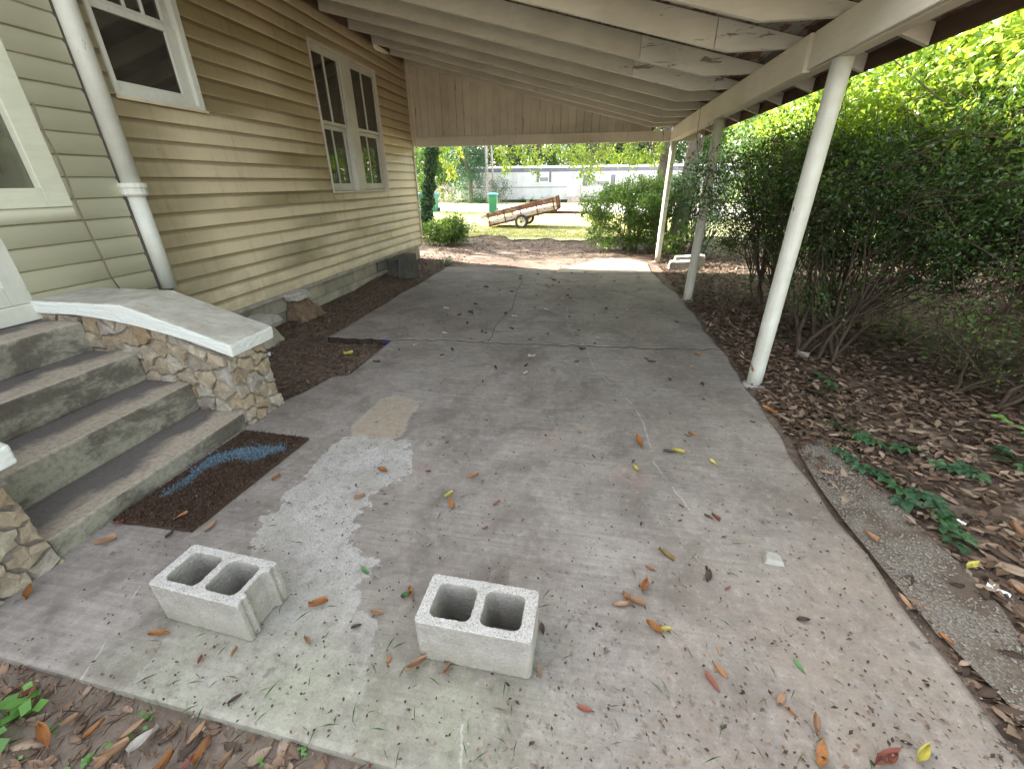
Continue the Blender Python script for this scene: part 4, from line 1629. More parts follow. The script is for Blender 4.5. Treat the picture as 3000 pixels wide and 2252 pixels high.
rough_box('concrete_block', M['darkblock'], [(-3.30, 7.0, -.04), (-3.02, 7.02, -.04), (-3.02, 7.32, -.04), (-3.30, 7.30, -.04), (-3.28, 7.02, .36), (-3.05, 7.03, .37), (-3.05, 7.28, .37), (-3.28, 7.28, .36)], 'dark mossy upright block beside the siding near the slab end', 'concrete block', amt=.02)
rough_box('concrete_block', M['darkblock'], [(-3.56, 7.12, -.04), (-3.33, 7.1, -.04), (-3.33, 7.4, -.04), (-3.56, 7.42, -.04), (-3.54, 7.14, .27), (-3.36, 7.12, .27), (-3.36, 7.38, .27), (-3.54, 7.4, .27)], 'low dark block wedged between the upright mossy block and the house', 'concrete block', amt=.02)
c = gp(1965, 788)
rough_box('masonry_chunk', M['conc'], [(c[0] - .05, c[1] - .05, -.02), (c[0] + .36, c[1] - .08, -.02), (c[0] + .38, c[1] + .2, -.02), (c[0] - .02, c[1] + .22, -.02), (c[0] - .04, c[1] - .03, .13), (c[0] + .34, c[1] - .06, .15), (c[0] + .36, c[1] + .18, .15), (c[0], c[1] + .2, .13)], 'grey broken masonry chunk by the foot of the corner post', 'masonry', 'masonry by the corner post', .05)
rough_box('masonry_chunk', M['conc'], [(c[0] + .12, c[1] + .32, -.02), (c[0] + .66, c[1] + .25, -.02), (c[0] + .68, c[1] + .5, -.02), (c[0] + .14, c[1] + .55, -.02), (c[0] + .12, c[1] + .34, .17), (c[0] + .64, c[1] + .27, .22), (c[0] + .66, c[1] + .48, .22), (c[0] + .14, c[1] + .53, .17)], 'long pale masonry slab behind the grey chunk at the corner post', 'masonry', 'masonry by the corner post', .05)
c = gp(2262, 1642)
o = MB().hexa([(c[0] - .045, c[1] - .03, .002), (c[0] + .04, c[1] - .035, .002), (c[0] + .05, c[1] + .025, .002), (c[0] - .03, c[1] + .04, .002), (c[0] - .035, c[1] - .022, .028), (c[0] + .03, c[1] - .028, .022), (c[0] + .036, c[1] + .018, .024), (c[0] - .022, c[1] + .032, .03)]).build('stone', M['conc'], None, .006, off=(c[0], c[1], 0))
o.location = (c[0], c[1], 0)
sub(o, 2, .012, .03)
tag(o, 'small flat pale stone alone on the dirty side of the slab', 'stone')
c = gp(1130, 1004)
o = MB().tube([(0, 0, 0), (0, 0, .012), (0, 0, .018)], [.035, .035, .028], 20, sm=False).build('jar_lid', M['purple'])
o.location = (c[0], c[1], .005)
tag(o, 'small dark purple lid at the end of the crack in the slab', 'lid')
for px, py, s, lab in ((2790, 1535, .034, 'crumpled strip of white litter among the creeper leaves'), (2915, 1740, .03, 'crumpled lump of white litter beside the gravel strip'), (790, 1045, .035, 'pale scrap of litter on the dark soil beside the stone wall')):
    c = gp(px, py)
    mb = MB()
    n = 7
    vs_ = [(s * (i / (n - 1) - .5) * 2.2, s * (j / 3 - .5) * (.7 + .3 * math.sin(i)), .012 + random.uniform(-.008, .012)) for j in range(4) for i in range(n)]
    mb.add(vs_, [(j * n + i, j * n + i + 1, (j + 1) * n + i + 1, (j + 1) * n + i) for j in range(3) for i in range(n - 1)])
    o = mb.build('litter_scrap', M['paper'])
    o.location = (c[0], c[1], .012)
    o.rotation_euler = (0, 0, random.uniform(-.9, -.4))
    md = o.modifiers.new('solid', 'SOLIDIFY')
    md.thickness = .002
    tag(o, lab, 'litter')

# ------------------------------------------------------------------ utility trailer
TY = 16.35
TGZ = float(gz(TY)) + .022
trailer = thing('utility_trailer', 'tilted plank-sided utility trailer with white wheels on the sunny grass', 'trailer', (-2.5, TY, TGZ))
TO = (-2.5, TY, TGZ)
ang = math.radians(12.4)
ORG = np.array([-3.80, TY, -.03])


def tp(x, y, z):
    """bed coordinates (x along, z up from the floor) to the world"""
    return ORG + np.array([x * math.cos(ang) - z * math.sin(ang), y, x * math.sin(ang) + z * math.cos(ang)])


def tbox(x0, x1, y0, y1, z0, z1, mb=None):
    mb = mb or MB()
    return mb.hexa([tp(x0, y0, z0), tp(x1, y0, z0), tp(x1, y1, z0), tp(x0, y1, z0), tp(x0, y0, z1), tp(x1, y0, z1), tp(x1, y1, z1), tp(x0, y1, z1)])


TL, TW = 2.62, 1.5


def tb(mb, name, mat, parent=None, bev=.004):
    return mb.build(name, mat, parent or trailer, bev, off=TO)


for i in range(8):
    y0 = i * TW / 8
    tb(tbox(0, TL, y0 + .003, y0 + TW / 8 - .003, .05, .078), 'floor_plank', M['trailerwood'])
mb = tbox(0, TL, .02, .07, 0, .048)
tbox(0, TL, TW - .07, TW - .02, 0, .048, mb)
for xx in (.02, .9, 1.7, TL - .06):
    tbox(xx, xx + .045, .072, TW - .072, .004, .046, mb)
tb(mb, 'bed_frame', M['rustmetal'])
for yy in (-.032, TW + .002):
    tb(tbox(.0, TL - .02, yy, yy + .03, .07, .20), 'side_plank', M['palewood'])
    tb(tbox(-.0, TL - .02, yy, yy + .03, .31, .475), 'side_plank', M['trailerwood'])
    for i in range(5):
        xx = .06 + i * (TL - .16) / 4
        yo = yy - .028 if yy < 0 else yy + .032
        tb(tbox(xx, xx + .045, yo, yo + .026, -.02, .49), 'stake', M['rustmetal'])
# front gate: slats and uprights
for z0, z1 in ((.085, .20), (.235, .33), (.37, .47)):
    tb(tbox(TL + .0, TL + .025, .0, TW, z0, z1), 'gate_slat', M['palewood'])
for yy in (.0, .5, 1.0, TW - .05):
    tb(tbox(TL + .027, TL + .06, yy, yy + .05, .02, .50), 'gate_upright', M['rustmetal'])
tb(tbox(-.22, .02, .0, .04, .33, .44), 'tail_plank', M['palewood'])
# running gear stays level
mb = MB()
ax = -2.52
mb.box(ax - .03, ax + .03, TY - .02, TY + TW + .02, TGZ + .215, TGZ + .275)
tb(mb, 'axle', M['rustmetal'])
mb = MB()
mb.hexa([(-2.0, TY + .35, .42), (.7, TY + .72, .40), (.7, TY + .78, .40), (-2.0, TY + .42, .42), (-2.0, TY + .35, .49), (.7, TY + .72, .465), (.7, TY + .78, .465), (-2.0, TY + .42, .49)])
mb.hexa([(-2.0, TY + 1.15, .42), (.7, TY + .79, .40), (.7, TY + .85, .40), (-2.0, TY + 1.22, .42), (-2.0, TY + 1.15, .49), (.7, TY + .79, .465), (.7, TY + .85, .465), (-2.0, TY + 1.22, .49)])
mb.tube([(-.35, TY + .7, .45), (-.35, TY + .7, .28)], .05, 10)
mb.tube([(.4, TY + .78, .46), (.4, TY + .78, float(gz(TY)) + .02)], .03, 8)
tb(mb, 'drawbar', M['rustmetal'])


def ring(mb, c, prof, n=28):
    """lathe about the Y axis: prof = [(radius, y)]"""
    vs_, k = [], len(prof)
    for i in range(n):
        a = 2 * math.pi * i / n
        for r_, y_ in prof:
            vs_.append((c[0] + r_ * math.cos(a), c[1] + y_, c[2] + r_ * math.sin(a)))
    fs = [(i * k + j, i * k + (j + 1) % k, ((i + 1) % n) * k + (j + 1) % k, ((i + 1) % n) * k + j) for i in range(n) for j in range(k)]
    return mb.add(vs_, fs, True)


for yy, sgn in ((TY - .16, -1), (TY + TW + .16, 1)):
    c = (ax, yy, TGZ + .245)
    hub = MB().tube([(ax, yy - .05, c[2]), (ax, yy + .05, c[2])], .035, 12).build('wheel', M['rustmetal'], trailer, off=TO)
    ring(MB(), c, [(.155, -.07), (.20, -.085), (.235, -.075), (.245, -.05), (.245, .05), (.235, .075), (.20, .085), (.155, .07)]).build('tyre', M['tyre'], hub, off=TO)
    mb = MB()
    ring(mb, c, [(.158, -.072), (.150, -.072), (.135, -.03), (.135, .03), (.150, .072), (.158, .072)])
    for i in range(8):
        a = 2 * math.pi * i / 8
        u = np.array([math.cos(a), 0, math.sin(a)])
        w_ = np.array([-math.sin(a), 0, math.cos(a)])
        cc = np.array(c) + np.array([0, sgn * .02, 0])
        pts = []
        for r_, hw in ((.033, .022), (.138, .03)):
            for s2 in (-1, 1):
                for dy in (-.008, .008):
                    pts.append(cc + u * r_ + w_ * hw * s2 + np.array([0, dy, 0]))
        mb.hexa([pts[0], pts[4], pts[6], pts[2], pts[1], pts[5], pts[7], pts[3]])
    mb.build('rim', M['rimwhite'], hub, off=TO)

# ------------------------------------------------------------------ wheeled bins
def wheeled_bin(loc, label, rz):
    t = thing('wheeled_bin', label, 'bin', loc, 'green wheeled bins by the road', rz)
    mb = MB()
    rings = [(.23, .26, .0), (.235, .265, .22), (.285, .33, .93), (.305, .35, .935), (.305, .35, .985)]
    n = 4
    vs_ = []
    for a, b, z in rings:
        ch = .05
        vs_ += [(-a + ch, -b, z), (a - ch, -b, z), (a, -b + ch, z), (a, b - ch, z), (a - ch, b, z), (-a + ch, b, z), (-a, b - ch, z), (-a, -b + ch, z)]
    fs = [tuple(range(8))[::-1]]
    for l in range(len(rings) - 1):
        fs += [(l * 8 + i, l * 8 + (i + 1) % 8, (l + 1) * 8 + (i + 1) % 8, (l + 1) * 8 + i) for i in range(8)]
    fs.append(tuple(range(8 * (len(rings) - 1), 8 * len(rings))))
    mb.add(vs_, fs)
    mb.build('body', M['bingreen'], t, .008)
    mb = MB()
    mb.hexa([(-.33, -.40, .99), (.33, -.40, .99), (.33, .36, .99), (-.33, .36, .99), (-.33, -.40, 1.02), (.33, -.40, 1.02), (.33, .36, 1.05), (-.33, .36, 1.05)])
    mb.hexa([(-.27, -.30, 1.02), (.27, -.30, 1.02), (.27, .28, 1.035), (-.27, .28, 1.035), (-.2, -.22, 1.075), (.2, -.22, 1.075), (.2, .2, 1.09), (-.2, .2, 1.09)])
    mb.build('lid', M['binblue'], t, .012)
    for s in (-1, 1):
        mb = MB()
        mb.tube([(s * .21, .27, .11), (s * .29, .27, .11)], .11, 18, sm=False)
        mb.build('wheel', M['tyre'], t)
    MB().tube([(-.26, .40, .93), (.26, .40, .93)], .016, 8).build('handle', M['bingreen'], t)
    return t


c = gp(1445, 623)
wheeled_bin((c[0], c[1], c[2] + .03), 'green wheeled bin with a blue lid standing alone behind the trailer', .15)
c = gp(1271, 621)
wheeled_bin((c[0], c[1], c[2] + .03), 'green wheeled bin with a blue lid half hidden by the ivy-covered trunk', -.2)
c = gp(1243, 619)
wheeled_bin((c[0] - .1, c[1] + .3, c[2] + .03), 'green wheeled bin at the house corner, beyond the ivy-covered trunk', .1)

# ------------------------------------------------------------------ mobile home
MY = 46.0
mhz = float(gz(MY)) + .026
mx0, mx1 = at(1349, 560, 1, MY)[0], at(2010, 560, 1, MY)[0] + 4
zroof = at(1660, 487, 1, MY)[2]
zband = at(1660, 503, 1, MY)[2]
zwall0 = at(1500, 585, 1, MY)[2]
home = thing('mobile_home', 'long white mobile home with a slate roof band and shuttered windows across the road', 'mobile home', ((mx0 + mx1) / 2, MY, mhz))
HOM = ((mx0 + mx1) / 2, MY, mhz)


def mh(mb, name, mat, parent=None, bev=0.0):
    return mb.build(name, mat, parent or home, bev, off=HOM)


mh(MB().box(mx0 + .02, mx1 - .02, MY + .05, MY + 4.2, zwall0 + .06, zband), 'body', M['mhtrim'])
pw = .6
x = mx0
while x < mx1 - .05:
    x1 = min(x + pw - .012, mx1)
    mb = MB().box(x, x1, MY + .012, MY + .048, zwall0, zband - .003)
    for i in range(3):
        xx = x + .1 + i * .2
        if xx + .03 < x1:
            mb.box(xx, xx + .03, MY - .004, MY + .0118, zwall0, zband - .003)
    mh(mb, 'wall_panel', M['mhwhite'])
    x += pw
mh(MB().box(mx0 - .03, mx1 + .03, MY - .02, MY + .045, zband, zroof - .12), 'roof_band', M['mhgrey'])
mb = MB()
mb.prism([(mx0 - .1, MY - .12, zroof - .12), (mx0 - .1, MY + 2.1, zroof + .12), (mx0 - .1, MY + 4.35, zroof - .12)], (mx1 - mx0 + .2, 0, 0))
mh(mb, 'roof', M['mhtrim'])
zt_ = at(1500, 549, 1, MY)[2]
mh(MB().box(mx0, at(1660, 549, 1, MY)[0], MY - .012, MY + .010, zt_ - .04, zt_ + .02), 'trim_strip', M['mhgrey'])
mh(MB().box(mx0 + .05, mx1 - .05, MY + .2, MY + 4.1, mhz - .1, zwall0), 'skirting', M['mhdark'])
for i in range(9):
    xx = mx0 + .6 + i * (mx1 - mx0 - 1.2) / 8
    mh(MB().box(xx, xx + .4, MY + .06, MY + .19, mhz - .05, zwall0 - .002), 'pier', M['found'])


def mh_window(px0, px1, py0, py1, shutters=True, split=False):
    a, b = at(px0, py1, 1, MY), at(px1, py0, 1, MY)
    x0_, x1_, z0_, z1_ = a[0], b[0], a[2], b[2]
    mb = MB()
    y0_, y1_ = MY - .05, MY - .005
    f = .07
    mb.box(x0_, x0_ + f, y0_, y1_, z0_, z1_).box(x1_ - f, x1_, y0_, y1_, z0_, z1_).box(x0_ + f, x1_ - f, y0_, y1_, z0_, z0_ + f).box(x0_ + f, x1_ - f, y0_, y1_, z1_ - f, z1_)
    zm_ = (z0_ + z1_) / 2
    mb.box(x0_ + f, x1_ - f, y0_ + .005, y1_, zm_ - .025, zm_ + .025)
    w = mh(mb, 'window', M['mhtrim'])
    mh(MB().box(x0_ + f, x1_ - f, MY - .022, MY - .006, zm_ + .026, z1_ - f), 'pane', M['mhtrim'], w)
    cols = [(x0_ + f, x1_ - f)] if not split else [(x0_ + f, (x0_ + x1_) / 2 - .03), ((x0_ + x1_) / 2 + .03, x1_ - f)]
    for c0, c1 in cols:
        mh(MB().box(c0, c1, MY - .022, MY - .006, z0_ + f, zm_ - .026), 'pane', M['blind'], w)
    if split:
        mh(MB().box((x0_ + x1_) / 2 - .029, (x0_ + x1_) / 2 + .029, MY - .045, MY - .005, z0_ + f, zm_ - .026), 'mullion', M['mhtrim'], w)
    if shutters:
        sw_ = (x1_ - x0_) * .2
        for s0 in (x0_ - sw_ - .01, x1_ + .01):
            mh(MB().box(s0, s0 + sw_, MY - .04, MY - .006, z0_, z1_), 'shutter', M['mhgrey'], w)


mh_window(1579, 1609, 504, 534)
mh_window(1721, 1790, 512, 545, True, True)
mh_window(1880, 1925, 510, 545)
a, b = at(1661, 578, 1, MY), at(1694, 503, 1, MY)
dr = mh(MB().box(a[0], b[0], MY - .03, MY - .006, a[2], b[2] - .05), 'door', M['mhtrim'])
cxm, czm = (a[0] + b[0]) / 2, at(1678, 516, 1, MY)[2]
s = .26
mb = MB().prism([(cxm - s, MY - .05, czm), (cxm, MY - .05, czm - s), (cxm + s, MY - .05, czm), (cxm, MY - .05, czm + s)], (0, .018, 0))
dp = mh(mb, 'door_light', M['mhgrey'], dr)
s = .19
mb = MB().prism([(cxm - s, MY - .056, czm), (cxm, MY - .056, czm - s), (cxm + s, MY - .056, czm), (cxm, MY - .056, czm + s)], (0, .005, 0))
mh(mb, 'pane', M['mhtrim'], dr)
# two steps and a rail at the door
ra = at(1699, 545, 1, MY - .8)
mb = MB().box(ra[0], ra[0] + .1, MY - .95, MY - .85, mhz, ra[2] + .05)
mb.box(ra[0], ra[0] + .1, MY - .3, MY - .2, mhz, ra[2] + .35)
mb.hexa([(ra[0] + .005, MY - .95, ra[2] - .02), (ra[0] + .095, MY - .95, ra[2] - .02), (ra[0] + .095, MY - .2, ra[2] + .3), (ra[0] + .005, MY - .2, ra[2] + .3), (ra[0] + .005, MY - .95, ra[2] + .06), (ra[0] + .095, MY - .95, ra[2] + .06), (ra[0] + .095, MY - .2, ra[2] + .38), (ra[0] + .005, MY - .2, ra[2] + .38)])
mh(mb, 'handrail', M['palewood'])
for i in range(3):
    mh(MB().box(a[0] + .1, ra[0] - .02, MY - .95 + i * .3, MY - .653 + i * .3, mhz, mhz + .2 + i * .2), 'doorstep', M['palewood'])

# ------------------------------------------------------------------ poles
c = gp(1428, 598)
o = MB().tube([(0, 0, -.2), (.02, 0, 4), (.06, 0, 9)], [.17, .15, .12], 12).build('utility_pole', M['pole'])
o.location = tuple(c)
tag(o, 'thick grey wooden utility pole beside the end of the mobile home', 'pole')
c = gp(1448, 597)
o = MB().tube([(0, 0, -.2), (-.12, 0, 4), (-.3, 0, 8.5)], [.10, .09, .07], 10).build('utility_pole', M['pole'])
o.location = tuple(c)
tag(o, 'thin leaning grey pole next to the thick utility pole', 'pole')

# ------------------------------------------------------------------ plants
def woody(mb, base, targets, r0, nst, fork=.5, spread=.2, n=6, wob=.06):
    """stems from the base that fork towards every target point"""
    base = np.array(base, float)
    T = np.asarray(targets, float)
    a = np.arctan2(T[:, 1] - base[1], T[:, 0] - base[0]) + rng.normal(0, .25, len(T))
    order = np.argsort(a)
    groups = np.array_split(T[order], nst)
    for gsel in groups:
        if not len(gsel):
            continue
        m = gsel.mean(0)
        b0 = base + np.array([random.uniform(-spread, spread), random.uniform(-spread, spread), 0])
        mid = b0 + (m - b0) * fork
        path = []
        for t in np.linspace(0, 1, 7):
            p = b0 + (mid - b0) * t + np.array([0, 0, .12 * math.sin(t * 3.14)]) * np.linalg.norm(mid - b0)
            p = p + rng.normal(0, wob * np.linalg.norm(mid - b0) * .25, 3) * (1 if 0 < t < 1 else 0)
            path.append(p)
        rs = r0 * random.uniform(.6, 1.15)
        mb.tube(path, np.linspace(rs, rs * .62, 7), n)
        for t_ in gsel:
            i = random.randint(3, 6)
            s = path[i]
            L = np.linalg.norm(t_ - s)
            q = [s + (t_ - s) * t + rng.normal(0, wob * L * .35, 3) * (1 if 0 < t < 1 else 0) + np.array([0, 0, .05 * L * math.sin(t * 3.14)]) for t in np.linspace(0, 1, 6)]
            mb.tube(q, np.linspace(rs * .5, .004, 6), max(4, n - 2), cap=False)


def twigs(mb, centers, n_each, L, r=.0035, up=.2):
    for c in centers:
        for _ in range(n_each):
            d = rng.normal(size=3)
            d[2] += up
            d /= np.linalg.norm(d) + 1e-9
            l = L * random.uniform(.5, 1.2)
            m = c + d * l * .5 + rng.normal(0, l * .08, 3)
            mb.tube([c, m, c + d * l + rng.normal(0, l * .12, 3)], [r, r * .8, r * .4], 3, cap=False)


def plant(name, label, cat, base, ells, leaf, mat, stems=6, r0=.03, n_each=40, cr=.16, group=None, bark=None, part=('stems', 'crown'), tw=1, twl=.3, fork=.5, aspect=.5, squash=1.0, extra=None, flat=0.0, droop=0.0):
    """ells: (centre, radii, clump count, inner) in world space"""
    base = np.array(base, float)
    t = thing(name, label, cat, tuple(base), group)
    cs = []
    for c, r, n, inner in ells:
        cs.append(ellipsoid_pts(c, r, n, inner))
    cs = np.concatenate(cs)
    cs = cs[cs[:, 2] > base[2] + .05]
    if extra is not None:
        cs = np.concatenate([cs, np.asarray(extra, float)])
    mb = MB()
    pick = cs[rng.permutation(len(cs))[:max(8, min(len(cs), 70))]]
    woody(mb, base - np.array([0, 0, .05]), pick, r0, stems, fork)
    if tw:
        twigs(mb, cs[rng.permutation(len(cs))[:int(len(cs) * .7)]], tw, twl)
    mb.build(part[0], bark or M['twig'], t, off=base, recalc=False)
    rad = cr * rng.uniform(.6, 1.3, len(cs))
    P, tone, d = clumps(cs, rad, n_each, squash)
    keep = P[:, 2] > base[2] + .03
    leaves(part[1], P[keep] - base, leaf, mat, t, aspect=aspect, rnd=tone[keep], out=d[keep], flat=flat, droop=droop)
    return t


# big evergreen beside the carport: bare leaning stems below, dense above
plant('evergreen_shrub', 'big dark evergreen shrub with bare leaning stems beside the near carport post', 'shrub', (2.2, 4.05, .0),
      [((2.7, 4.75, 1.4), (.85, 1.1, .6), 220, .2), ((3.1, 4.0, 1.5), (.9, 1.2, .65), 200, .25), ((2.35, 5.3, 1.4), (.6, .8, .58), 120, .2), ((3.2, 4.1, 1.05), (.95, 1.0, .45), 90, .1), ((2.6, 4.5, .75), (.75, .8, .4), 45, .1)],
      .034, M['lf_dark'], stems=16, r0=.019, n_each=100, cr=.21, tw=5, twl=.5, fork=.34,
      extra=[at(2050, 505, 1, 5.2), at(2075, 490, 1, 5.2), at(2040, 540, 1, 5.3), at(2060, 570, 1, 5.3), at(2050, 600, 1, 5.4), at(2030, 625, 1, 5.5), at(2085, 560, 1, 5.2), at(2110, 520, 1, 5.2), at(2120, 600, 1, 5.2)])
plant('evergreen_shrub', 'slim dark evergreen shrub between the near and middle carport posts', 'shrub', tuple(gp(2235, 905)[:2]) + (0,),
      [((2.35, 6.3, 1.5), (.75, 1.0, .65), 150, .2), ((2.2, 6.2, .9), (.6, .8, .45), 60, .1)], .034, M['lf_dark'], stems=9, r0=.018, n_each=90, cr=.2, tw=5, twl=.45, fork=.34)
# loose twiggy shrub towards the open end
plant('twiggy_shrub', 'loose twiggy shrub with thin bare branches near the gravel strip', 'shrub', (3.0, 3.35, .0),
      [((3.6, 3.2, 1.35), (.9, .8, .8), 110, .1), ((3.3, 3.4, .6), (.8, .6, .4), 60, .1), ((4.0, 2.5, 1.0), (.9, .7, .9), 90, .1)],
      .030, M['lf_mid'], stems=14, r0=.014, n_each=30, cr=.16, tw=7, twl=.5, fork=.3)
plant('twiggy_shrub', 'low leafy shrub with dry brown twigs beyond the creeper', 'shrub', (3.7, 2.3, .0),
      [((3.8, 2.2, .55), (.85, .6, .5), 90, .1), ((4.3, 1.9, 1.2), (.8, .6, .7), 70, .1)],
      .030, M['lf_mid'], stems=11, r0=.012, n_each=34, cr=.16, tw=6, twl=.42, fork=.3)
# tall sunlit screen behind
plant('tall_hedge_tree', 'tall bright-leaved evergreen rising behind the dark shrub', 'tree', (4.9, 5.0, .0),
      [((4.6, 4.8, 3.0), (1.3, 2.2, 1.9), 260, .45), ((5.2, 4.2, 4.6), (1.6, 2.0, 1.4), 150, .4)], .068, M['lf_lite'], stems=8, r0=.055, n_each=75, cr=.27, bark=M['bark'], tw=1, twl=.4)
plant('tall_hedge_tree', 'tall bright-leaved evergreen beside the twiggy shrub', 'tree', (5.3, 2.4, .0),
      [((4.9, 2.2, 2.9), (1.2, 1.5, 1.7), 190, .45), ((5.3, 1.6, 4.3), (1.4, 1.5, 1.3), 110, .4)], .066, M['lf_lite'], stems=7, r0=.05, n_each=70, cr=.27, bark=M['bark'], tw=1, twl=.4)
plant('tall_hedge_tree', 'tall yellow-green evergreen behind the middle carport post', 'tree', (4.2, 8.6, .0),
      [((3.0, 7.2, 2.35), (.7, 1.2, .65), 120, .3), ((3.9, 8.4, 2.8), (1.3, 1.7, 1.6), 200, .4), ((4.4, 8.8, 4.6), (1.7, 1.8, 1.3), 120, .4)], .068, M['lf_lite'], stems=7, r0=.05, n_each=65, cr=.28, bark=M['bark'], tw=1, twl=.4)
plant('tall_hedge_tree', 'tall sunlit evergreen between the dark shrub and the twiggy shrub', 'tree', (3.9, 3.5, .0),
      [((3.15, 3.7, 2.4), (.7, 1.5, .65), 250, .3), ((4.2, 3.0, 4.1), (1.3, 1.6, 1.0), 170, .3), ((2.85, 5.4, 2.3), (.7, 1.3, .55), 170, .3)], .066, M['lf_lite'], stems=7, r0=.04, n_each=75, cr=.26, bark=M['bark'], tw=1, twl=.4)
# clipped round shrub past the corner post
plant('rounded_shrub', 'rounded glossy green shrub growing over the dirt drive past the corner post', 'shrub', (.95, 10.9, float(gz(10.9)) - .01),
      [((.85, 10.95, .82), (1.05, .95, .72), 330, .72), ((1.3, 10.7, 1.15), (.75, .7, .5), 120, .6)], .05, M['lf_mid'], stems=9, r0=.025, n_each=70, cr=.15, tw=1, twl=.2)
plant('blue_green_shrub', 'feathery blue-green shrub behind the corner post', 'shrub', (2.35, 10.2, 0.0),
      [((2.3, 10.3, 1.15), (.6, .6, .95), 190, .4), ((2.6, 9.7, .6), (.5, .5, .45), 60, .3)], .04, M['lf_blue'], stems=7, r0=.02, n_each=60, cr=.17, tw=1, twl=.25, aspect=.3)
plant('broadleaf_shrub', 'broad-leaved green shrub between the corner post and the rounded shrub', 'shrub', (1.95, 9.75, 0.0),
      [((1.9, 9.8, .42), (.35, .3, .35), 28, .2)], .10, M['lf_mid'], stems=5, r0=.01, n_each=12, cr=.14, tw=1, twl=.2, aspect=.45)
# ivy-clad trunk with its canopy, and the skirt of ivy at its foot
ib = gp(1251, 686)
ivy = thing('ivy_covered_tree', 'leaning tree trunk wrapped in ivy near the house corner', 'tree', tuple(ib))
path = [at(1251, 690, 1, ib[1]), at(1249, 640, 1, ib[1]), at(1252, 590, 1, ib[1]), at(1256, 540, 1, ib[1]), at(1262, 480, 1, ib[1]), at(1266, 430, 1, ib[1])]
path[0][2] = ib[2] - .05
top = path[-1] + np.array([.05, .3, 3.2])
path = path + [path[-1] + np.array([.02, .1, 1.2]), top]
rads = [.16, .13, .125, .12, .12, .115, .10, .07]
mb = MB().tube(path, rads, 10)
can_c = np.array([-7.0, 15.2, 6.0])
cc = np.concatenate([ellipsoid_pts(can_c, (2.6, 2.2, 1.7), 120, .25), ellipsoid_pts(can_c + (1.2, -1.6, .6), (1.6, 1.4, 1.2), 50, .25)])
for t_ in cc[:40]:
    s_ = path[random.choice([6, 7, 7])]
    mb.tube([s_, (s_ + t_) / 2 + rng.normal(0, .2, 3) + np.array([0, 0, .3]), t_], [.05, .03, .008], 5, cap=False)
mb.build('trunk', M['bark'], ivy, off=ib, recalc=False)
hang = [at(px, py, 1, ib[1] + .6) for px, py in ((1300, 470), (1312, 490), (1325, 505), (1332, 480), (1290, 450), (1345, 455), (1322, 515), (1340, 440), (1305, 440))]
P, tone, d = clumps(cc, .55 * rng.uniform(.6, 1.3, len(cc)), 60)
P2_, tone2, d2 = clumps(hang, [.16] * len(hang), 16)
leaves('crown', np.concatenate([P, P2_]) - ib, .15, M['lf_lite'], ivy, aspect=.55, rnd=np.concatenate([tone, np.clip(tone2 + .35, 0, 1)]))
L = []
for i in range(5):
    a_, b_ = np.array(path[i]), np.array(path[i + 1])
    for _ in range(1150):
        t_ = random.random()
        an = random.uniform(0, 6.283)
        rr = (rads[i] * 1.0 + random.uniform(0, .07)) * (1 + .25 * math.sin(7 * (i + t_)))
        L.append(a_ + (b_ - a_) * t_ + np.array([math.cos(an) * rr, math.sin(an) * rr, 0]))
leaves('ivy', np.array(L) - ib, .065, M['lf_ivy'], ivy, aspect=.85, droop=.5)
bb = gp(1300, 722)
plant('ivy_bush', 'low bushy ivy and weeds at the foot of the ivy-covered trunk', 'bush', (bb[0], bb[1] + .4, float(gz(bb[1] + .4)) - .01),
      [((bb[0] - .1, bb[1] + .45, .28), (.75, .5, .36), 170, .35), ((bb[0] + .25, bb[1] + .3, .45), (.4, .35, .3), 60, .3)], .055, M['lf_mid'], stems=8, r0=.012, n_each=34, cr=.15, tw=1, twl=.2, aspect=.6)

# old tree with twin trunks by the corner, its boughs hang over the drive
TB = np.array([2.25, 13.6, float(gz(13.6)) - .02])
old = thing('old_tree', 'old twin-trunked tree behind the corner post with boughs drooping over the drive', 'tree', tuple(TB))
mb = MB()
mb.tube([TB + (-.25, 0, -.1), TB + (-.28, 0, 1.2), TB + (-.3, .05, 2.6), TB + (-.45, .1, 4.5)], [.26, .20, .18, .15], 12)
mb.tube([TB + (.32, .1, -.1), TB + (.38, .1, 1.2), TB + (.42, .1, 2.6), TB + (.6, .1, 5.0)], [.28, .22, .20, .15], 12)
hang = []
for px, py, n in ((1470, 445, 3), (1490, 470, 3), (1480, 500, 3), (1525, 440, 4), (1545, 465, 4), (1560, 495, 2), (1565, 450, 3), (1600, 440, 4), (1640, 438, 4), (1665, 455, 5), (1690, 475, 6), (1715, 505, 5), (1730, 520, 3), (1720, 460, 6), (1745, 485, 5), (1760, 450, 6), (1790, 465, 6), (1830, 460, 6), (1860, 475, 6), (1890, 455, 6), (1920, 470, 6), (1940, 440, 6), (1780, 435, 6), (1850, 435, 6), (1500, 430, 4), (1690, 430, 5), (1585, 470, 2)):
    for _ in range(n):
        hang.append(at(px + random.uniform(-14, 14), py + random.uniform(-12, 12), 1, random.uniform(12.6, 15.0)))
hang = np.array(hang)
cc = np.concatenate([ellipsoid_pts((2.2, 14.0, 5.0), (3.6, 2.4, 2.0), 170, .3), ellipsoid_pts((-.8, 14.0, 4.1), (1.8, 1.4, .9), 40, .2)])
for t_ in list(cc[:46]) + [hang[i] for i in range(0, len(hang), 5)]:
    s_ = TB + np.array([random.choice([-.4, .5]), .1, random.uniform(3.2, 4.6)])
    m_ = (s_ + t_) / 2 + rng.normal(0, .25, 3) + np.array([0, 0, .5])
    mb.tube([s_, m_, t_ + (0, 0, .1), t_], [.06, .035, .012, .004], 5, cap=False)
for t_ in hang[::2]:
    mb.tube([t_ + rng.normal(0, .1, 3) + (0, 0, .5), t_], [.008, .004], 3, cap=False)
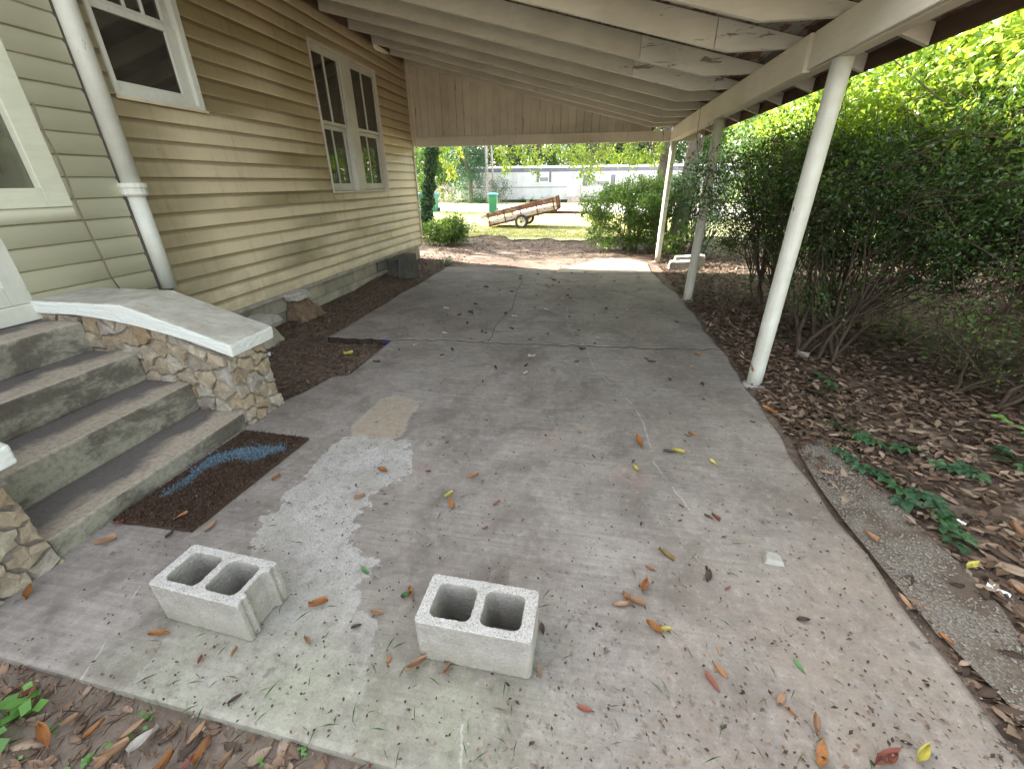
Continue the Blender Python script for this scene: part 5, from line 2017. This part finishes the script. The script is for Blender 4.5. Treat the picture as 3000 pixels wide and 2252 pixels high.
mb.build('trunk', M['bark'], old, off=TB, recalc=False)
P, tone, d = clumps(cc, .5 * rng.uniform(.6, 1.3, len(cc)), 28)
P2_, tone2, d2 = clumps(hang, [.17] * len(hang), 17)
leaves('crown', np.concatenate([P, P2_]) - TB, .12, M['lf_lite'], old, aspect=.42, rnd=np.concatenate([tone, tone2]), droop=.25)

# woods and trees of the far side
def tree_proto(name, label, cat, mat, h, rx, leaf, nclump, n_each, group, low=.25, aspect=.55):
    t = thing(name, label, cat, (0, 0, 0), group)
    cs = ellipsoid_pts((0, 0, h * (.5 + low * .5)), (rx, rx, h * (.5 - low * .5)), nclump, .4, .22)
    mb = MB().tube([(0, 0, -.2), (.05, .1, h * .3), (0, 0, h * .6), (.1, 0, h * .85)], [.028 * h, .022 * h, .014 * h, .005 * h], 8)
    for c in cs[:26]:
        s_ = np.array([0.02, .03, random.uniform(.25, .7) * h])
        mb.tube([s_, (s_ + c) / 2 + (0, 0, .2), c], [.01 * h, .006 * h, .002 * h], 4, cap=False)
    mb.build('trunk', M['bark'], t, recalc=False)
    P, tone, d = clumps(cs, .17 * rx * rng.uniform(.7, 1.3, len(cs)) + .35, n_each)
    leaves('crown', P, leaf, mat, t, aspect=aspect, rnd=tone)
    return t


def copy_thing(t, loc, rz, s, label=None, group=None):
    r = t.copy()
    C.objects.link(r)
    for ch in t.children:
        q_ = ch.copy()
        C.objects.link(q_)
        q_.parent = r
    r.location = loc
    r.rotation_euler = (0, 0, rz)
    r.scale = (s, s, s)
    if label:
        r['label'] = label
    if group:
        r['group'] = group
    return r


wood = 'trees of the wood behind the mobile home'
pa = tree_proto('broadleaf_tree', 'pale green leafy tree in the wood behind the mobile home', 'tree', M['lf_mid'], 10, 3.2, .34, 150, 44, wood, .1)
pb = tree_proto('broadleaf_tree', 'mid green leafy tree in the wood behind the mobile home', 'tree', M['lf_dark'], 11, 3.4, .34, 150, 44, wood, .08)
first = {id(pa): True, id(pb): True}
spots = [(-24, 52), (-19, 56), (-14.5, 53), (-10.5, 57), (-6.5, 54), (-2.5, 58), (1.5, 54), (5.5, 57), (10, 54), (14, 58), (19, 54), (-29, 58), (24, 57), (-17, 47.5)]
for i, (x, y) in enumerate(spots):
    p_ = pa if i % 2 else pb
    if first[id(p_)]:
        p_.location = (x, y, float(gz(y)))
        first[id(p_)] = False
    else:
        copy_thing(p_, (x, y, float(gz(y))), random.uniform(0, 6.28), random.uniform(.85, 1.15))
lf_ = 'trees beside the road left of the mobile home'
copy_thing(pa, (-15.5, 35.5, float(gz(35.5))), 1.1, .62, 'yellow-green tree standing at the roadside left of the mobile home', lf_)
copy_thing(pb, (-19.5, 38.0, float(gz(38))), 2.1, .75, 'mid green tree at the roadside furthest from the mobile home', lf_)
copy_thing(pa, (-13.0, 28.5, float(gz(28.5))), .4, .55, 'pale green tree at the road edge behind the bins', lf_)
copy_thing(pb, (-12.8, 16.8, float(gz(16.8))), .9, 1.0, 'unseen leafy tree added beside the house to shade the dirt drive', None)  # out-of-view tree, added to cast dappled shade on the drive
ced = tree_proto('cedar_tree', 'feathery dark cedar drooping in front of the end of the mobile home', 'tree', M['lf_blue'], 8.5, 2.1, .24, 150, 80, None, .06, .22)
ced.location = (-11.6, 42.5, float(gz(42.5)))
# brush
c = gp(1311, 600)
br = thing('brush_pile', 'tangle of grey dead brush by the end of the mobile home', 'brush', tuple(c))
mb = MB()
for _ in range(160):
    p0 = np.array([random.uniform(-1.3, 1.3), random.uniform(-.6, .6), random.uniform(.2, 1.6)])
    d_ = rng.normal(size=3)
    d_ /= np.linalg.norm(d_)
    mb.tube([p0, p0 + d_ * .4 + rng.normal(0, .08, 3), p0 + d_ * .9], [.016, .012, .004], 3, cap=False)
mb.build('branches', M['deadtwig'], br, recalc=False)
P, tone, d = clumps(ellipsoid_pts((0, .3, .5), (1.8, .6, .5), 40), [.3] * 40, 20)
leaves('leaves', P, .13, M['lf_mid'], br, rnd=tone)
c = gp(1462, 597)
plant('roadside_bush', 'sparse grey-green bush growing by the poles in front of the mobile home', 'bush', tuple(c),
      [((c[0], c[1], c[2] + 1.4), (1.3, .6, 1.2), 70, .2)], .14, M['lf_blue'], stems=9, r0=.03, n_each=14, cr=.3, tw=3, twl=.7, bark=M['deadtwig'])
for px, py, w_ in ((1540, 594, 1.2), (1600, 594, 1.0), (1690, 592, 1.3), (1800, 590, 1.6), (1410, 596, 1.0)):
    c = gp(px, py)
    plant('weed_clump', 'low green weeds along the skirting of the mobile home', 'weeds', tuple(c), [((c[0], c[1], c[2] + .25), (w_, .4, .3), 22, .1)], .14, M['lf_mid'], stems=5, r0=.01, n_each=16, cr=.25, tw=0, group='weeds along the mobile home')

# trees that close the view on the right
rg = 'trees beyond the hedge on the right'
for i, (x, y, s) in enumerate(((9, 3, .62), (10.5, 8, .7), (8.5, 13, .62), (12, 18, .8), (7.5, 20, .6), (15, 26, .85), (10, 30, .75), (13, -2, .7))):
    copy_thing(pa if i % 2 else pb, (x, y, float(gz(y))), random.uniform(0, 6.28), s, 'leafy tree standing beyond the evergreen screen' if True else '', rg)
for i, (x, y) in enumerate(((6.3, 6.6), (6.6, 3.2), (5.6, 11.2), (6.9, 9.2))):
    plant('screen_shrub', 'mid green shrub filling the gap behind the evergreen screen', 'shrub', (x, y, .0), [((x, y, 1.1), (.9, 1.2, .9), 90, .3)], .07, M['lf_mid'], stems=6, r0=.02, n_each=26, cr=.24, tw=1, twl=.3, group='shrubs behind the evergreen screen')

# ------------------------------------------------------------------ litter and small growth
def litter(name, q, size, mat, zoff=.01, aspect=.5, zmode=None, flat=.8):
    z = ground_h(q[:, 0], q[:, 1]) if zmode is None else np.full(len(q), zmode)
    P = np.column_stack([q, z + zoff + rng.uniform(0, .02, len(q))])
    o = leaves(name, P, size, mat, aspect=aspect, flat=flat, fold=.1)
    o['kind'] = 'stuff'
    return o


def real_leaves(name, q, lo, hi, mat, zf):
    """whole curled leaves with a midrib, joined"""
    n_, rows = 6, 3
    protos = []
    for _ in range(8):
        wd, cu, tw_ = random.uniform(.28, .5), random.uniform(.1, .8), random.uniform(-.7, .7)
        V = []
        for i in range(n_):
            t = i / (n_ - 1)
            w = wd * (math.sin(math.pi * t ** .8) ** .8 if 0 < t < 1 else .03)
            for j in range(rows):
                s_ = j - 1
                V.append(((t - .5), s_ * w * .5, cu * (abs(s_) ** 1.6) * wd * .55 + .35 * cu * (t - .5) ** 2 + tw_ * s_ * (t - .5) * wd * .6))
        protos.append(np.array(V))
    F0 = np.array([(i * rows + j, i * rows + j + 1, (i + 1) * rows + j + 1, (i + 1) * rows + j) for i in range(n_ - 1) for j in range(rows - 1)])
    N = len(q)
    base = np.stack([protos[k] for k in rng.integers(0, 8, N)])
    sc = rng.uniform(lo, hi, N) ** 1.0
    flip = np.where(rng.uniform(0, 1, N) < .5, -1.0, 1.0)
    base[:, :, 2] *= flip[:, None]
    base *= sc[:, None, None]
    base[:, :, 2] -= base[:, :, 2].min(1)[:, None]
    a, b = rng.uniform(0, 6.283, N), rng.normal(0, .22, N)
    z = base[:, :, 2] + base[:, :, 0] * np.sin(b)[:, None]
    x = base[:, :, 0] * np.cos(a)[:, None] - base[:, :, 1] * np.sin(a)[:, None]
    y = base[:, :, 0] * np.sin(a)[:, None] + base[:, :, 1] * np.cos(a)[:, None]
    V = np.stack([x + q[:, :1], y + q[:, 1:2], z + zf(q)[:, None]], -1)
    F = (np.arange(N) * n_ * rows)[:, None, None] + F0[None]
    o = arr_mesh(name, V.reshape(-1, 3), F.reshape(-1, 4), mat, {'rnd': np.repeat(rng.uniform(0, 1, N), n_ * rows)}, smooth=True)
    o['kind'] = 'stuff'
    return o


n = 26000
q = np.column_stack([1.38 + rng.uniform(0, 1, n) ** 1.4 * 6.2, rng.uniform(.6, 12.5, n)])
q = q[(q[:, 0] > np.array([right_edge(y) for y in q[:, 1]]) + .06) & (poly_sdf(q[:, 0], q[:, 1], GRAV) < -.005)]
litter('leaf_litter', q, .062, M['litter'], .008)
n = 7000
q = np.column_stack([1.36 + rng.uniform(0, 1, n) ** 1.3 * 1.9, rng.uniform(.7, 6.5, n)])
q = q[(q[:, 0] > np.array([right_edge(y) for y in q[:, 1]]) + .03) & (poly_sdf(q[:, 0], q[:, 1], GRAV) < .16 * rng.uniform(0, 1, len(q)) ** 2.5)]
litter('leaf_litter', q[::3], .05, M['litter'], .012)
gh = lambda q: ground_h(q[:, 0], q[:, 1]) + .012 + rng.uniform(0, .018, len(q))
q4 = q[(q[:, 1] < 5.5)]
real_leaves('leaf_litter', q4[1::2], .035, .085, M['litter'], gh)
# dark mulch by the foundation
n = 9000
q = np.column_stack([rng.uniform(-3.62, -2.0, n), rng.uniform(2.4, 9.2, n)])
q = q[(q[:, 0] < SLAB_L - .01) | ((q[:, 1] < 3.83) & (q[:, 0] < np.array([left_near(y) for y in q[:, 1]]) - .01))]
litter('mulch', q[::2], .045, M['litter'], .004, .28)
litter('mulch', q[1::2], .04, M['litterpale'], .004, .25)
# drive past the slab
n = 9000
q = np.column_stack([rng.uniform(-3.8, 2.6, n), 8.05 + rng.uniform(0, 1, n) * 5.2])
q = q[rng.uniform(0, 1, len(q)) < np.clip((q[:, 1] - 8.6) / 3.5 + .12 + .7 * (np.abs(q[:, 0] + .4) > 2.2), 0, 1)]
litter('leaf_litter', q[::2], .06, M['litter'], .006)
litter('leaf_litter', q[1::3], .055, M['litterpale'], .006)
# front edge
n = 5200
q = np.column_stack([rng.uniform(-2.7, 1.7, n), rng.uniform(-.1, .62, n)])
q = q[q[:, 1] < np.array([front_edge(x) for x in q[:, 0]]) - .005 + .1 * (q[:, 0] > .1) * rng.uniform(0, 1, len(q))]
litter('leaf_litter', q[::3], .02, M['litterpale'], .003, .3)
sel = q[(q[:, 0] < .5) | (rng.uniform(0, 1, len(q)) < .5)]
real_leaves('leaf_litter', sel[1::5], .03, .085, M['litterpale'], lambda q: ground_h(q[:, 0], q[:, 1]) + .004)
q9 = np.column_stack([rng.uniform(-2.6, .4, 2600), rng.uniform(-.1, .56, 2600)])
q9 = q9[q9[:, 1] < np.array([front_edge(x) for x in q9[:, 0]]) - .01]
litter('twig_litter', q9, .05, M['litterpale'], .003, .05)
# tiny crumbs on the slab
n = 2600
q = np.column_stack([rng.uniform(-2.2, 1.3, n), .5 + rng.exponential(1.6, n)])
q = q[(q[:, 1] < 8) & (q[:, 0] > -1.95)]
litter('leaf_crumbs', q, .012, M['litter'], .003, .6, 0.004)
n = 150
q = np.column_stack([rng.uniform(-1.5, .9, n), .5 + rng.exponential(.35, n)])
litter('grass_clippings', q[q[:, 1] < 2], .05, M['clip'], .003, .07, 0.004, .96)
n = 2600
q = np.column_stack([1.35 - rng.exponential(.55, n), .42 + rng.exponential(.33, n)])
q = q[(q[:, 0] > -.3) & (q[:, 1] < 2.4)]
litter('leaf_crumbs', q[::3], .017, M['litter'], .003, .5, 0.004)
# grass of the lawn
n = 60000
q = np.column_stack([rng.uniform(-9, 3.5, n), 13.2 + rng.uniform(0, 1, n) ** 1.3 * 14])
q = q[q[:, 1] > np.array([lawn_near(x) for x in q[:, 0]]) - .5 * rng.uniform(0, 1, len(q))]
P = np.column_stack([q, gz(q[:, 1]) + .015])
o = leaves('grass', P, .055, M['needle'], aspect=.16, out=np.tile([0, 0, 1.6], (len(P), 1)))
o['kind'] = 'stuff'
for px, py in ((1305, 772), (1290, 765), (1320, 780)):
    pass

# fallen leaves one by one -------------------------------------------------
def leaf_shape(name, length, width, curl, twist, stem, kind):
    n, rows = 7, 4
    V, F = [], []
    for i in range(n):
        t = i / (n - 1)
        w = width * (math.sin(math.pi * (t ** .8)) ** .8 if 0 < t < 1 else .03)
        for j in range(rows):
            s = j / (rows - 1) * 2 - 1
            z = curl * (abs(s) ** 1.6) * width * 1.2 + .25 * curl * length * (t - .5) ** 2 + twist * s * (t - .5) * width
            V.append(((t - .5) * length, s * w * .5 * (1 - .25 * curl), z))
    for i in range(n - 1):
        for j in range(rows - 1):
            F.append((i * rows + j, i * rows + j + 1, (i + 1) * rows + j + 1, (i + 1) * rows + j))
    mb = MB()
    mb.add(V, F, True)
    mb.tube([(-length * .5, 0, curl * length * .06), (-length * (.5 + stem), random.uniform(-.01, .01), .002)], [.0012, .0008], 4)
    zmin = min(v[2] for v in mb.v)
    mb.v = [(a, b, c_ - zmin) for a, b, c_ in mb.v]
    me = bpy.data.meshes.new(name)
    me.from_pydata(mb.v, [], mb.f)
    me.polygons.foreach_set('use_smooth', mb.smooth)
    me.materials.append(DRY[kind])
    return me


SHAPES = {k2: [leaf_shape('fallen_leaf', 1.0, random.uniform(.3, .48), random.uniform(.15, .9), random.uniform(-.8, .8), random.uniform(.1, .35), k2) for _ in range(4)] for k2 in DRY}
NAMES = {'orange': 'orange-brown dry leaf', 'tan': 'tan dry leaf', 'dark': 'dark brown dry leaf', 'red': 'red-brown dry leaf', 'yellow': 'yellow leaf', 'pale': 'pale grey curled leaf', 'green': 'fresh green leaf', 'mixed': 'half green half brown leaf'}


def fallen(x, y, L, rz, kind, where, z=.006, grp=None, label=None):
    o = bpy.data.objects.new('fallen_leaf', random.choice(SHAPES[kind]))
    C.objects.link(o)
    o.location = (x, y, z)
    o.rotation_euler = (random.uniform(-.15, .15), random.uniform(-.12, .12), rz)
    o.scale = (L, L, L)
    tag(o, label or (NAMES[kind] + ' ' + where), 'leaf', grp or ('fallen leaves ' + where))


spec = [  # pixel, pixel length, pixel angle, kind, place
    (935, 1775, 75, -20, 'orange', 'beside the cinder block with the grooved end'), (1203, 1740, 45, 80, 'orange', 'on the slab by the plain-ended cinder block'), (1105, 1804, 50, 10, 'tan', 'between the two cinder blocks'),
    (470, 1862, 80, -8, 'orange', 'in front of the cinder block with the grooved end'), (1218, 1955, 95, -35, 'tan', 'against the face of the plain-ended cinder block'), (1310, 1970, 55, -60, 'tan', 'against the face of the plain-ended cinder block'),
    (1580, 1970, 50, 80, 'tan', 'against the end of the plain-ended cinder block'), (1588, 1845, 45, 80, 'dark', 'against the end of the plain-ended cinder block'), (1860, 1770, 80, 25, 'tan', 'in the small heap on the slab beyond the cinder blocks'), (1820, 1775, 70, -5, 'tan', 'in the small heap on the slab beyond the cinder blocks'), (1835, 1760, 60, 60, 'orange', 'in the small heap on the slab beyond the cinder blocks'),
    (1945, 1850, 45, 0, 'yellow', 'beside the leaf heap on the slab'), (1915, 1845, 75, 40, 'orange', 'beside the leaf heap on the slab'), (1950, 1630, 70, 35, 'mixed', 'on the open slab beyond the leaf heap'), (1885, 1722, 50, -70, 'orange', 'on the open slab beyond the leaf heap'), (1905, 1670, 40, 30, 'orange', 'on the open slab beyond the leaf heap'),
    (1715, 2080, 70, 20, 'red', 'lying flat on the slab in front of the plain-ended block'), (2085, 2000, 95, 55, 'red', 'on the dirty front corner of the slab'), (2105, 1965, 80, 45, 'orange', 'on the dirty front corner of the slab'), (2285, 2050, 60, -60, 'tan', 'on the dirty front corner of the slab'), (2315, 2090, 60, 40, 'orange', 'on the dirty front corner of the slab'),
    (2385, 2130, 80, 80, 'tan', 'near the front corner of the slab'), (2405, 2210, 110, -85, 'orange', 'near the front corner of the slab'), (2590, 2230, 95, -30, 'red', 'near the front corner of the slab'), (2695, 2215, 75, -60, 'yellow', 'near the front corner of the slab'), (2650, 2180, 50, 20, 'dark', 'near the front corner of the slab'),
    (2350, 1820, 50, 5, 'dark', 'beyond the front corner of the slab'), (2640, 1775, 75, 50, 'tan', 'by the edge of the gravel strip'), (2760, 1890, 75, 40, 'orange', 'by the edge of the gravel strip'), (2540, 1590, 65, 40, 'tan', 'by the edge of the gravel strip'), (2095, 1520, 40, 40, 'red', 'on the dim middle of the slab'), (2075, 1690, 45, -80, 'dark', 'on the dim middle of the slab'),
    (1985, 1328, 45, 15, 'yellow', 'on the dim middle of the slab'), (1960, 1325, 45, 5, 'dark', 'on the dim middle of the slab'), (2030, 1273, 35, 10, 'orange', 'on the dim middle of the slab'), (1860, 1375, 30, 50, 'yellow', 'on the dim middle of the slab'), (2090, 1358, 35, 40, 'yellow', 'on the dim middle of the slab'), (1870, 1300, 45, 60, 'orange', 'on the dim middle of the slab'),
    (1323, 1480, 40, 80, 'orange', 'near the pale bare patch'), (1385, 1402, 45, -25, 'tan', 'near the pale bare patch'), (1122, 1382, 35, 15, 'orange', 'on the pale bare patch'), (1055, 1463, 45, -20, 'tan', 'on the pale bare patch'), (1315, 1455, 35, -30, 'yellow', 'near the pale bare patch'), (1455, 1478, 30, -30, 'red', 'near the pale bare patch'),
    (535, 1522, 60, -30, 'orange', 'on the doormat'), (810, 1402, 40, -40, 'orange', 'by the edge of the doormat'), (315, 1592, 85, -15, 'tan', 'at the foot of the lowest step'), (350, 1535, 50, -5, 'red', 'at the foot of the lowest step'), (620, 1545, 60, -45, 'tan', 'by the edge of the doormat'), (500, 1570, 40, -40, 'dark', 'by the edge of the doormat'), (88, 1740, 60, -70, 'orange', 'beside the stone wall of pale grey stones'),
    (690, 2052, 65, -35, 'dark', 'on the green-stained front of the slab'), (590, 1935, 35, -60, 'red', 'on the green-stained front of the slab'), (905, 1885, 40, 60, 'tan', 'on the green-stained front of the slab'), (690, 1915, 45, -60, 'tan', 'on the green-stained front of the slab'), (1045, 1840, 40, -20, 'dark', 'on the green-stained front of the slab'), (1140, 1935, 40, -60, 'orange', 'on the green-stained front of the slab'),
    (1070, 1675, 40, 45, 'green', 'on the pale bare patch'), (1190, 1745, 45, -25, 'green', 'on the slab by the plain-ended cinder block'), (2340, 1955, 70, 50, 'green', 'on the dirty front corner of the slab'),
    (60, 2030, 100, -20, 'red', 'in the litter along the front edge of the slab'), (95, 2040, 80, -70, 'tan', 'in the litter along the front edge of the slab'), (270, 2120, 110, -40, 'orange', 'in the litter along the front edge of the slab'), (380, 2130, 130, -35, 'tan', 'in the litter along the front edge of the slab'), (330, 2200, 150, -30, 'tan', 'in the litter along the front edge of the slab'),
    (420, 2160, 150, -40, 'pale', 'in the litter along the front edge of the slab'), (480, 2230, 120, -55, 'orange', 'in the litter along the front edge of the slab'), (570, 2140, 120, -50, 'tan', 'in the litter along the front edge of the slab'), (590, 2190, 130, -60, 'orange', 'in the litter along the front edge of the slab'), (120, 2150, 90, 70, 'orange', 'in the litter along the front edge of the slab'),
    (200, 2100, 80, -30, 'tan', 'in the litter along the front edge of the slab'), (660, 2220, 90, -50, 'tan', 'in the litter along the front edge of the slab'), (1090, 2220, 70, -70, 'red', 'in the litter along the front edge of the slab'), (290, 2235, 120, -40, 'tan', 'in the litter along the front edge of the slab'), (540, 2235, 110, -45, 'red', 'in the litter along the front edge of the slab'),
    (2960, 1570, 70, 50, 'tan', 'on the litter beside the gravel strip'), (2835, 1675, 45, -20, 'yellow', 'on the litter beside the gravel strip'), (2960, 1740, 80, 35, 'tan', 'on the litter beside the gravel strip'), (1020, 1030, 35, -5, 'yellow', 'on the soil in the notch beside the slab'), (2345, 1055, 45, 20, 'pale', 'on the litter behind the near post'), (2250, 1210, 60, 20, 'orange', 'on the litter by the near post')]
for px, py, Lp, an, kind, where in spec:
    a = math.radians(an)
    w0 = gp(px, py)
    dx, dy = math.cos(a) * Lp / 2, math.sin(a) * Lp / 2
    p0, p1 = gp(px - dx, py - dy), gp(px + dx, py + dy)
    L_ = float(np.linalg.norm(p1 - p0)) * .8
    z_ = .006
    if where.startswith('on the doormat'):
        z_ = .024
    if 'litter' in where or 'soil' in where:
        z_ = float(ground_h(np.array([w0[0]]), np.array([w0[1]]))[0]) + .02
    if 'gravel' in where:
        z_ = .03
    fallen(w0[0], w0[1], min(L_, .15), math.atan2(p1[1] - p0[1], p1[0] - p0[0]), kind, where, z_)
for i in range(150):
    far = i < 105
    if far:
        x_, y_ = random.uniform(-1.9, 1.1), random.uniform(3.2, 7.9)
        kind = random.choice(['dark', 'dark', 'dark', 'dark', 'pale', 'pale', 'tan'])
        fallen(x_, y_, random.uniform(.035, .075), random.uniform(0, 6.28), kind, 'scattered on the far length of the slab beyond the crack' if y_ > 4.15 else 'scattered on the slab this side of the crack')
    else:
        x_, y_ = random.uniform(-1.3, 1.2), random.uniform(.75, 3.1)
        fallen(x_, y_, random.uniform(.018, .035), random.uniform(0, 6.28), random.choice(['dark', 'tan', 'red', 'dark']), 'small and broken on the near length of the slab')

# creeper over the litter and gravel
def creeper(pxs, label, n):
    pts = [gp(*p) for p in pxs]
    for p in pts:
        p[2] = float(ground_h(np.array([p[0]]), np.array([p[1]]))[0]) + .02
    base = pts[0]
    t = thing('creeper_vine', label, 'vine', tuple(base), 'five-leaved creepers on the litter')
    MB().tube(pts, .0025, 5).build('stem', M['twig'], t, off=base)
    me_list = []
    for i in range(n):
        u = (i + .5) / n * (len(pts) - 1)
        k3 = min(int(u), len(pts) - 2)
        p = pts[k3] + (pts[k3 + 1] - pts[k3]) * (u - k3)
        o = bpy.data.objects.new('leaf', CREEP[random.randint(0, 2)])
        C.objects.link(o)
        o.parent = t
        o.location = tuple(p - base + np.array([random.uniform(-.03, .03), random.uniform(-.03, .03), .025]))
        o.rotation_euler = (random.uniform(-.35, .35), random.uniform(-.35, .35), random.uniform(0, 6.28))
        s_ = random.uniform(1.0, 1.6)
        o.scale = (s_, s_, s_)


CREEP = []
for v_ in range(3):
    V, F = [], []
    for j in range(5):
        a = math.radians(-100 + 50 * j + random.uniform(-8, 8))
        L_ = (.038, .05, .056, .05, .038)[j] * random.uniform(.9, 1.1)
        u = np.array([math.cos(a), math.sin(a), 0])
        s_ = np.array([-math.sin(a), math.cos(a), 0])
        b0 = len(V)
        for t_, w_, z_ in ((.05, .0, 0), (.3, .22, .004), (.6, .27, .003), (1.0, .0, -.008)):
            V.append(u * L_ * t_ + s_ * L_ * w_ + np.array([0, 0, z_ + .004]))
            V.append(u * L_ * t_ + np.array([0, 0, z_]))
            V.append(u * L_ * t_ - s_ * L_ * w_ + np.array([0, 0, z_ + .004]))
        for k3 in range(3):
            for e in range(2):
                F.append((b0 + k3 * 3 + e, b0 + k3 * 3 + e + 1, b0 + (k3 + 1) * 3 + e + 1, b0 + (k3 + 1) * 3 + e))
    me = bpy.data.meshes.new('leaf')
    me.from_pydata([tuple(p) for p in V], [], F)
    at_ = me.attributes.new('rnd', 'FLOAT', 'POINT')
    at_.data.foreach_set('value', np.full(len(V), .3 + .25 * v_, np.float32))
    me.materials.append(M['lf_ivy'])
    CREEP.append(me)
creeper([(2430, 1240), (2470, 1285), (2520, 1300), (2560, 1320), (2640, 1340)], 'creeper vine with five-part leaves trailing past the top of the gravel strip', 7)
creeper([(2440, 1330), (2490, 1370), (2560, 1390), (2620, 1440), (2650, 1500)], 'creeper vine with five-part leaves lying across the gravel strip', 8)
creeper([(2640, 1325), (2720, 1370), (2800, 1400), (2870, 1420)], 'creeper vine running through the brown litter away from the gravel', 8)
creeper([(2680, 1460), (2720, 1500), (2760, 1560), (2790, 1610)], 'creeper vine along the edge of the gravel beside the white litter', 9)
creeper([(2380, 1110), (2440, 1140), (2420, 1180)], 'short creeper sprig on the dark litter behind the near post', 5)
creeper([(2900, 1330), (2940, 1370), (2990, 1400)], 'creeper vine in the shade of the low leafy shrub', 5)
# green sprig of a shrub beside the path
sp = at(2990, 1265, 0, 2.15)
t = thing('shrub_sprig', 'bright green oval-leaved sprig reaching over the litter', 'sprig', (sp[0], sp[1], 0.0))
tipp = at(2925, 1235, 0, 2.0) - np.array([sp[0], sp[1], 0])
rootp = np.array([.35, .1, .0])
midp = np.array([.2, .05, .28])
endp = tipp
MB().tube([rootp, midp, (midp + endp) / 2 + (0, 0, .04), endp], [.006, .005, .004, .002], 5).build('stem', M['twig'], t)
for i in range(13):
    u = .25 + .75 * i / 12
    p = midp * (1 - u) + endp * u + np.array([0, 0, .02])
    o = bpy.data.objects.new('leaf', None)
    V = [(0, 0, 0), (.012, .010, .003), (.030, .012, .003), (.044, 0, 0), (.030, -.012, .003), (.012, -.010, .003)]
    me = bpy.data.meshes.new('leaf')
    me.from_pydata(V, [], [(0, 1, 2, 3), (0, 3, 4, 5)])
    a_ = me.attributes.new('rnd', 'FLOAT', 'POINT')
    a_.data.foreach_set('value', np.full(6, random.random(), np.float32))
    me.materials.append(M['lf_weed'])
    o = bpy.data.objects.new('leaf', me)
    C.objects.link(o)
    o.parent = t
    o.location = tuple(p)
    o.rotation_euler = (random.uniform(-.5, .5), random.uniform(-.7, .1), random.choice([-1, 1]) * random.uniform(.4, 1.2) + 2.9)

# weeds in the front litter
def weed(px, py, label, n, L_, up):
    c = gp(px, py)
    z = float(ground_h(np.array([c[0]]), np.array([c[1]]))[0])
    t = thing('weed', label, 'weed', (c[0], c[1], z), 'green weeds in the front litter')
    P = np.column_stack([rng.normal(0, L_ * .9, n), rng.normal(0, L_ * .9, n), rng.uniform(.3, 1, n) * up])
    leaves('leaves', P, L_, M['lf_weed'], t, aspect=.95, flat=.75, fold=.05)
    mb = MB()
    for p in P[::2]:
        mb.tube([(0, 0, 0), p], [.0015, .001], 3)
    mb.build('stems', M['lf_weed'], t)


weed(25, 2090, 'lush bright green weed at the left end of the litter by the slab', 26, .045, .09)
for px, py in ((245, 2205), (290, 2195), (395, 2130), (175, 2235), (60, 2175), (420, 2090), (880, 2190), (770, 2250), (130, 2120)):
    weed(px, py, 'tiny round-leaved green weed in the litter along the slab edge', 6, .016, .02)
weed(1310, 770, 'small tuft of green weeds at the far left corner of the slab', 60, .05, .12)
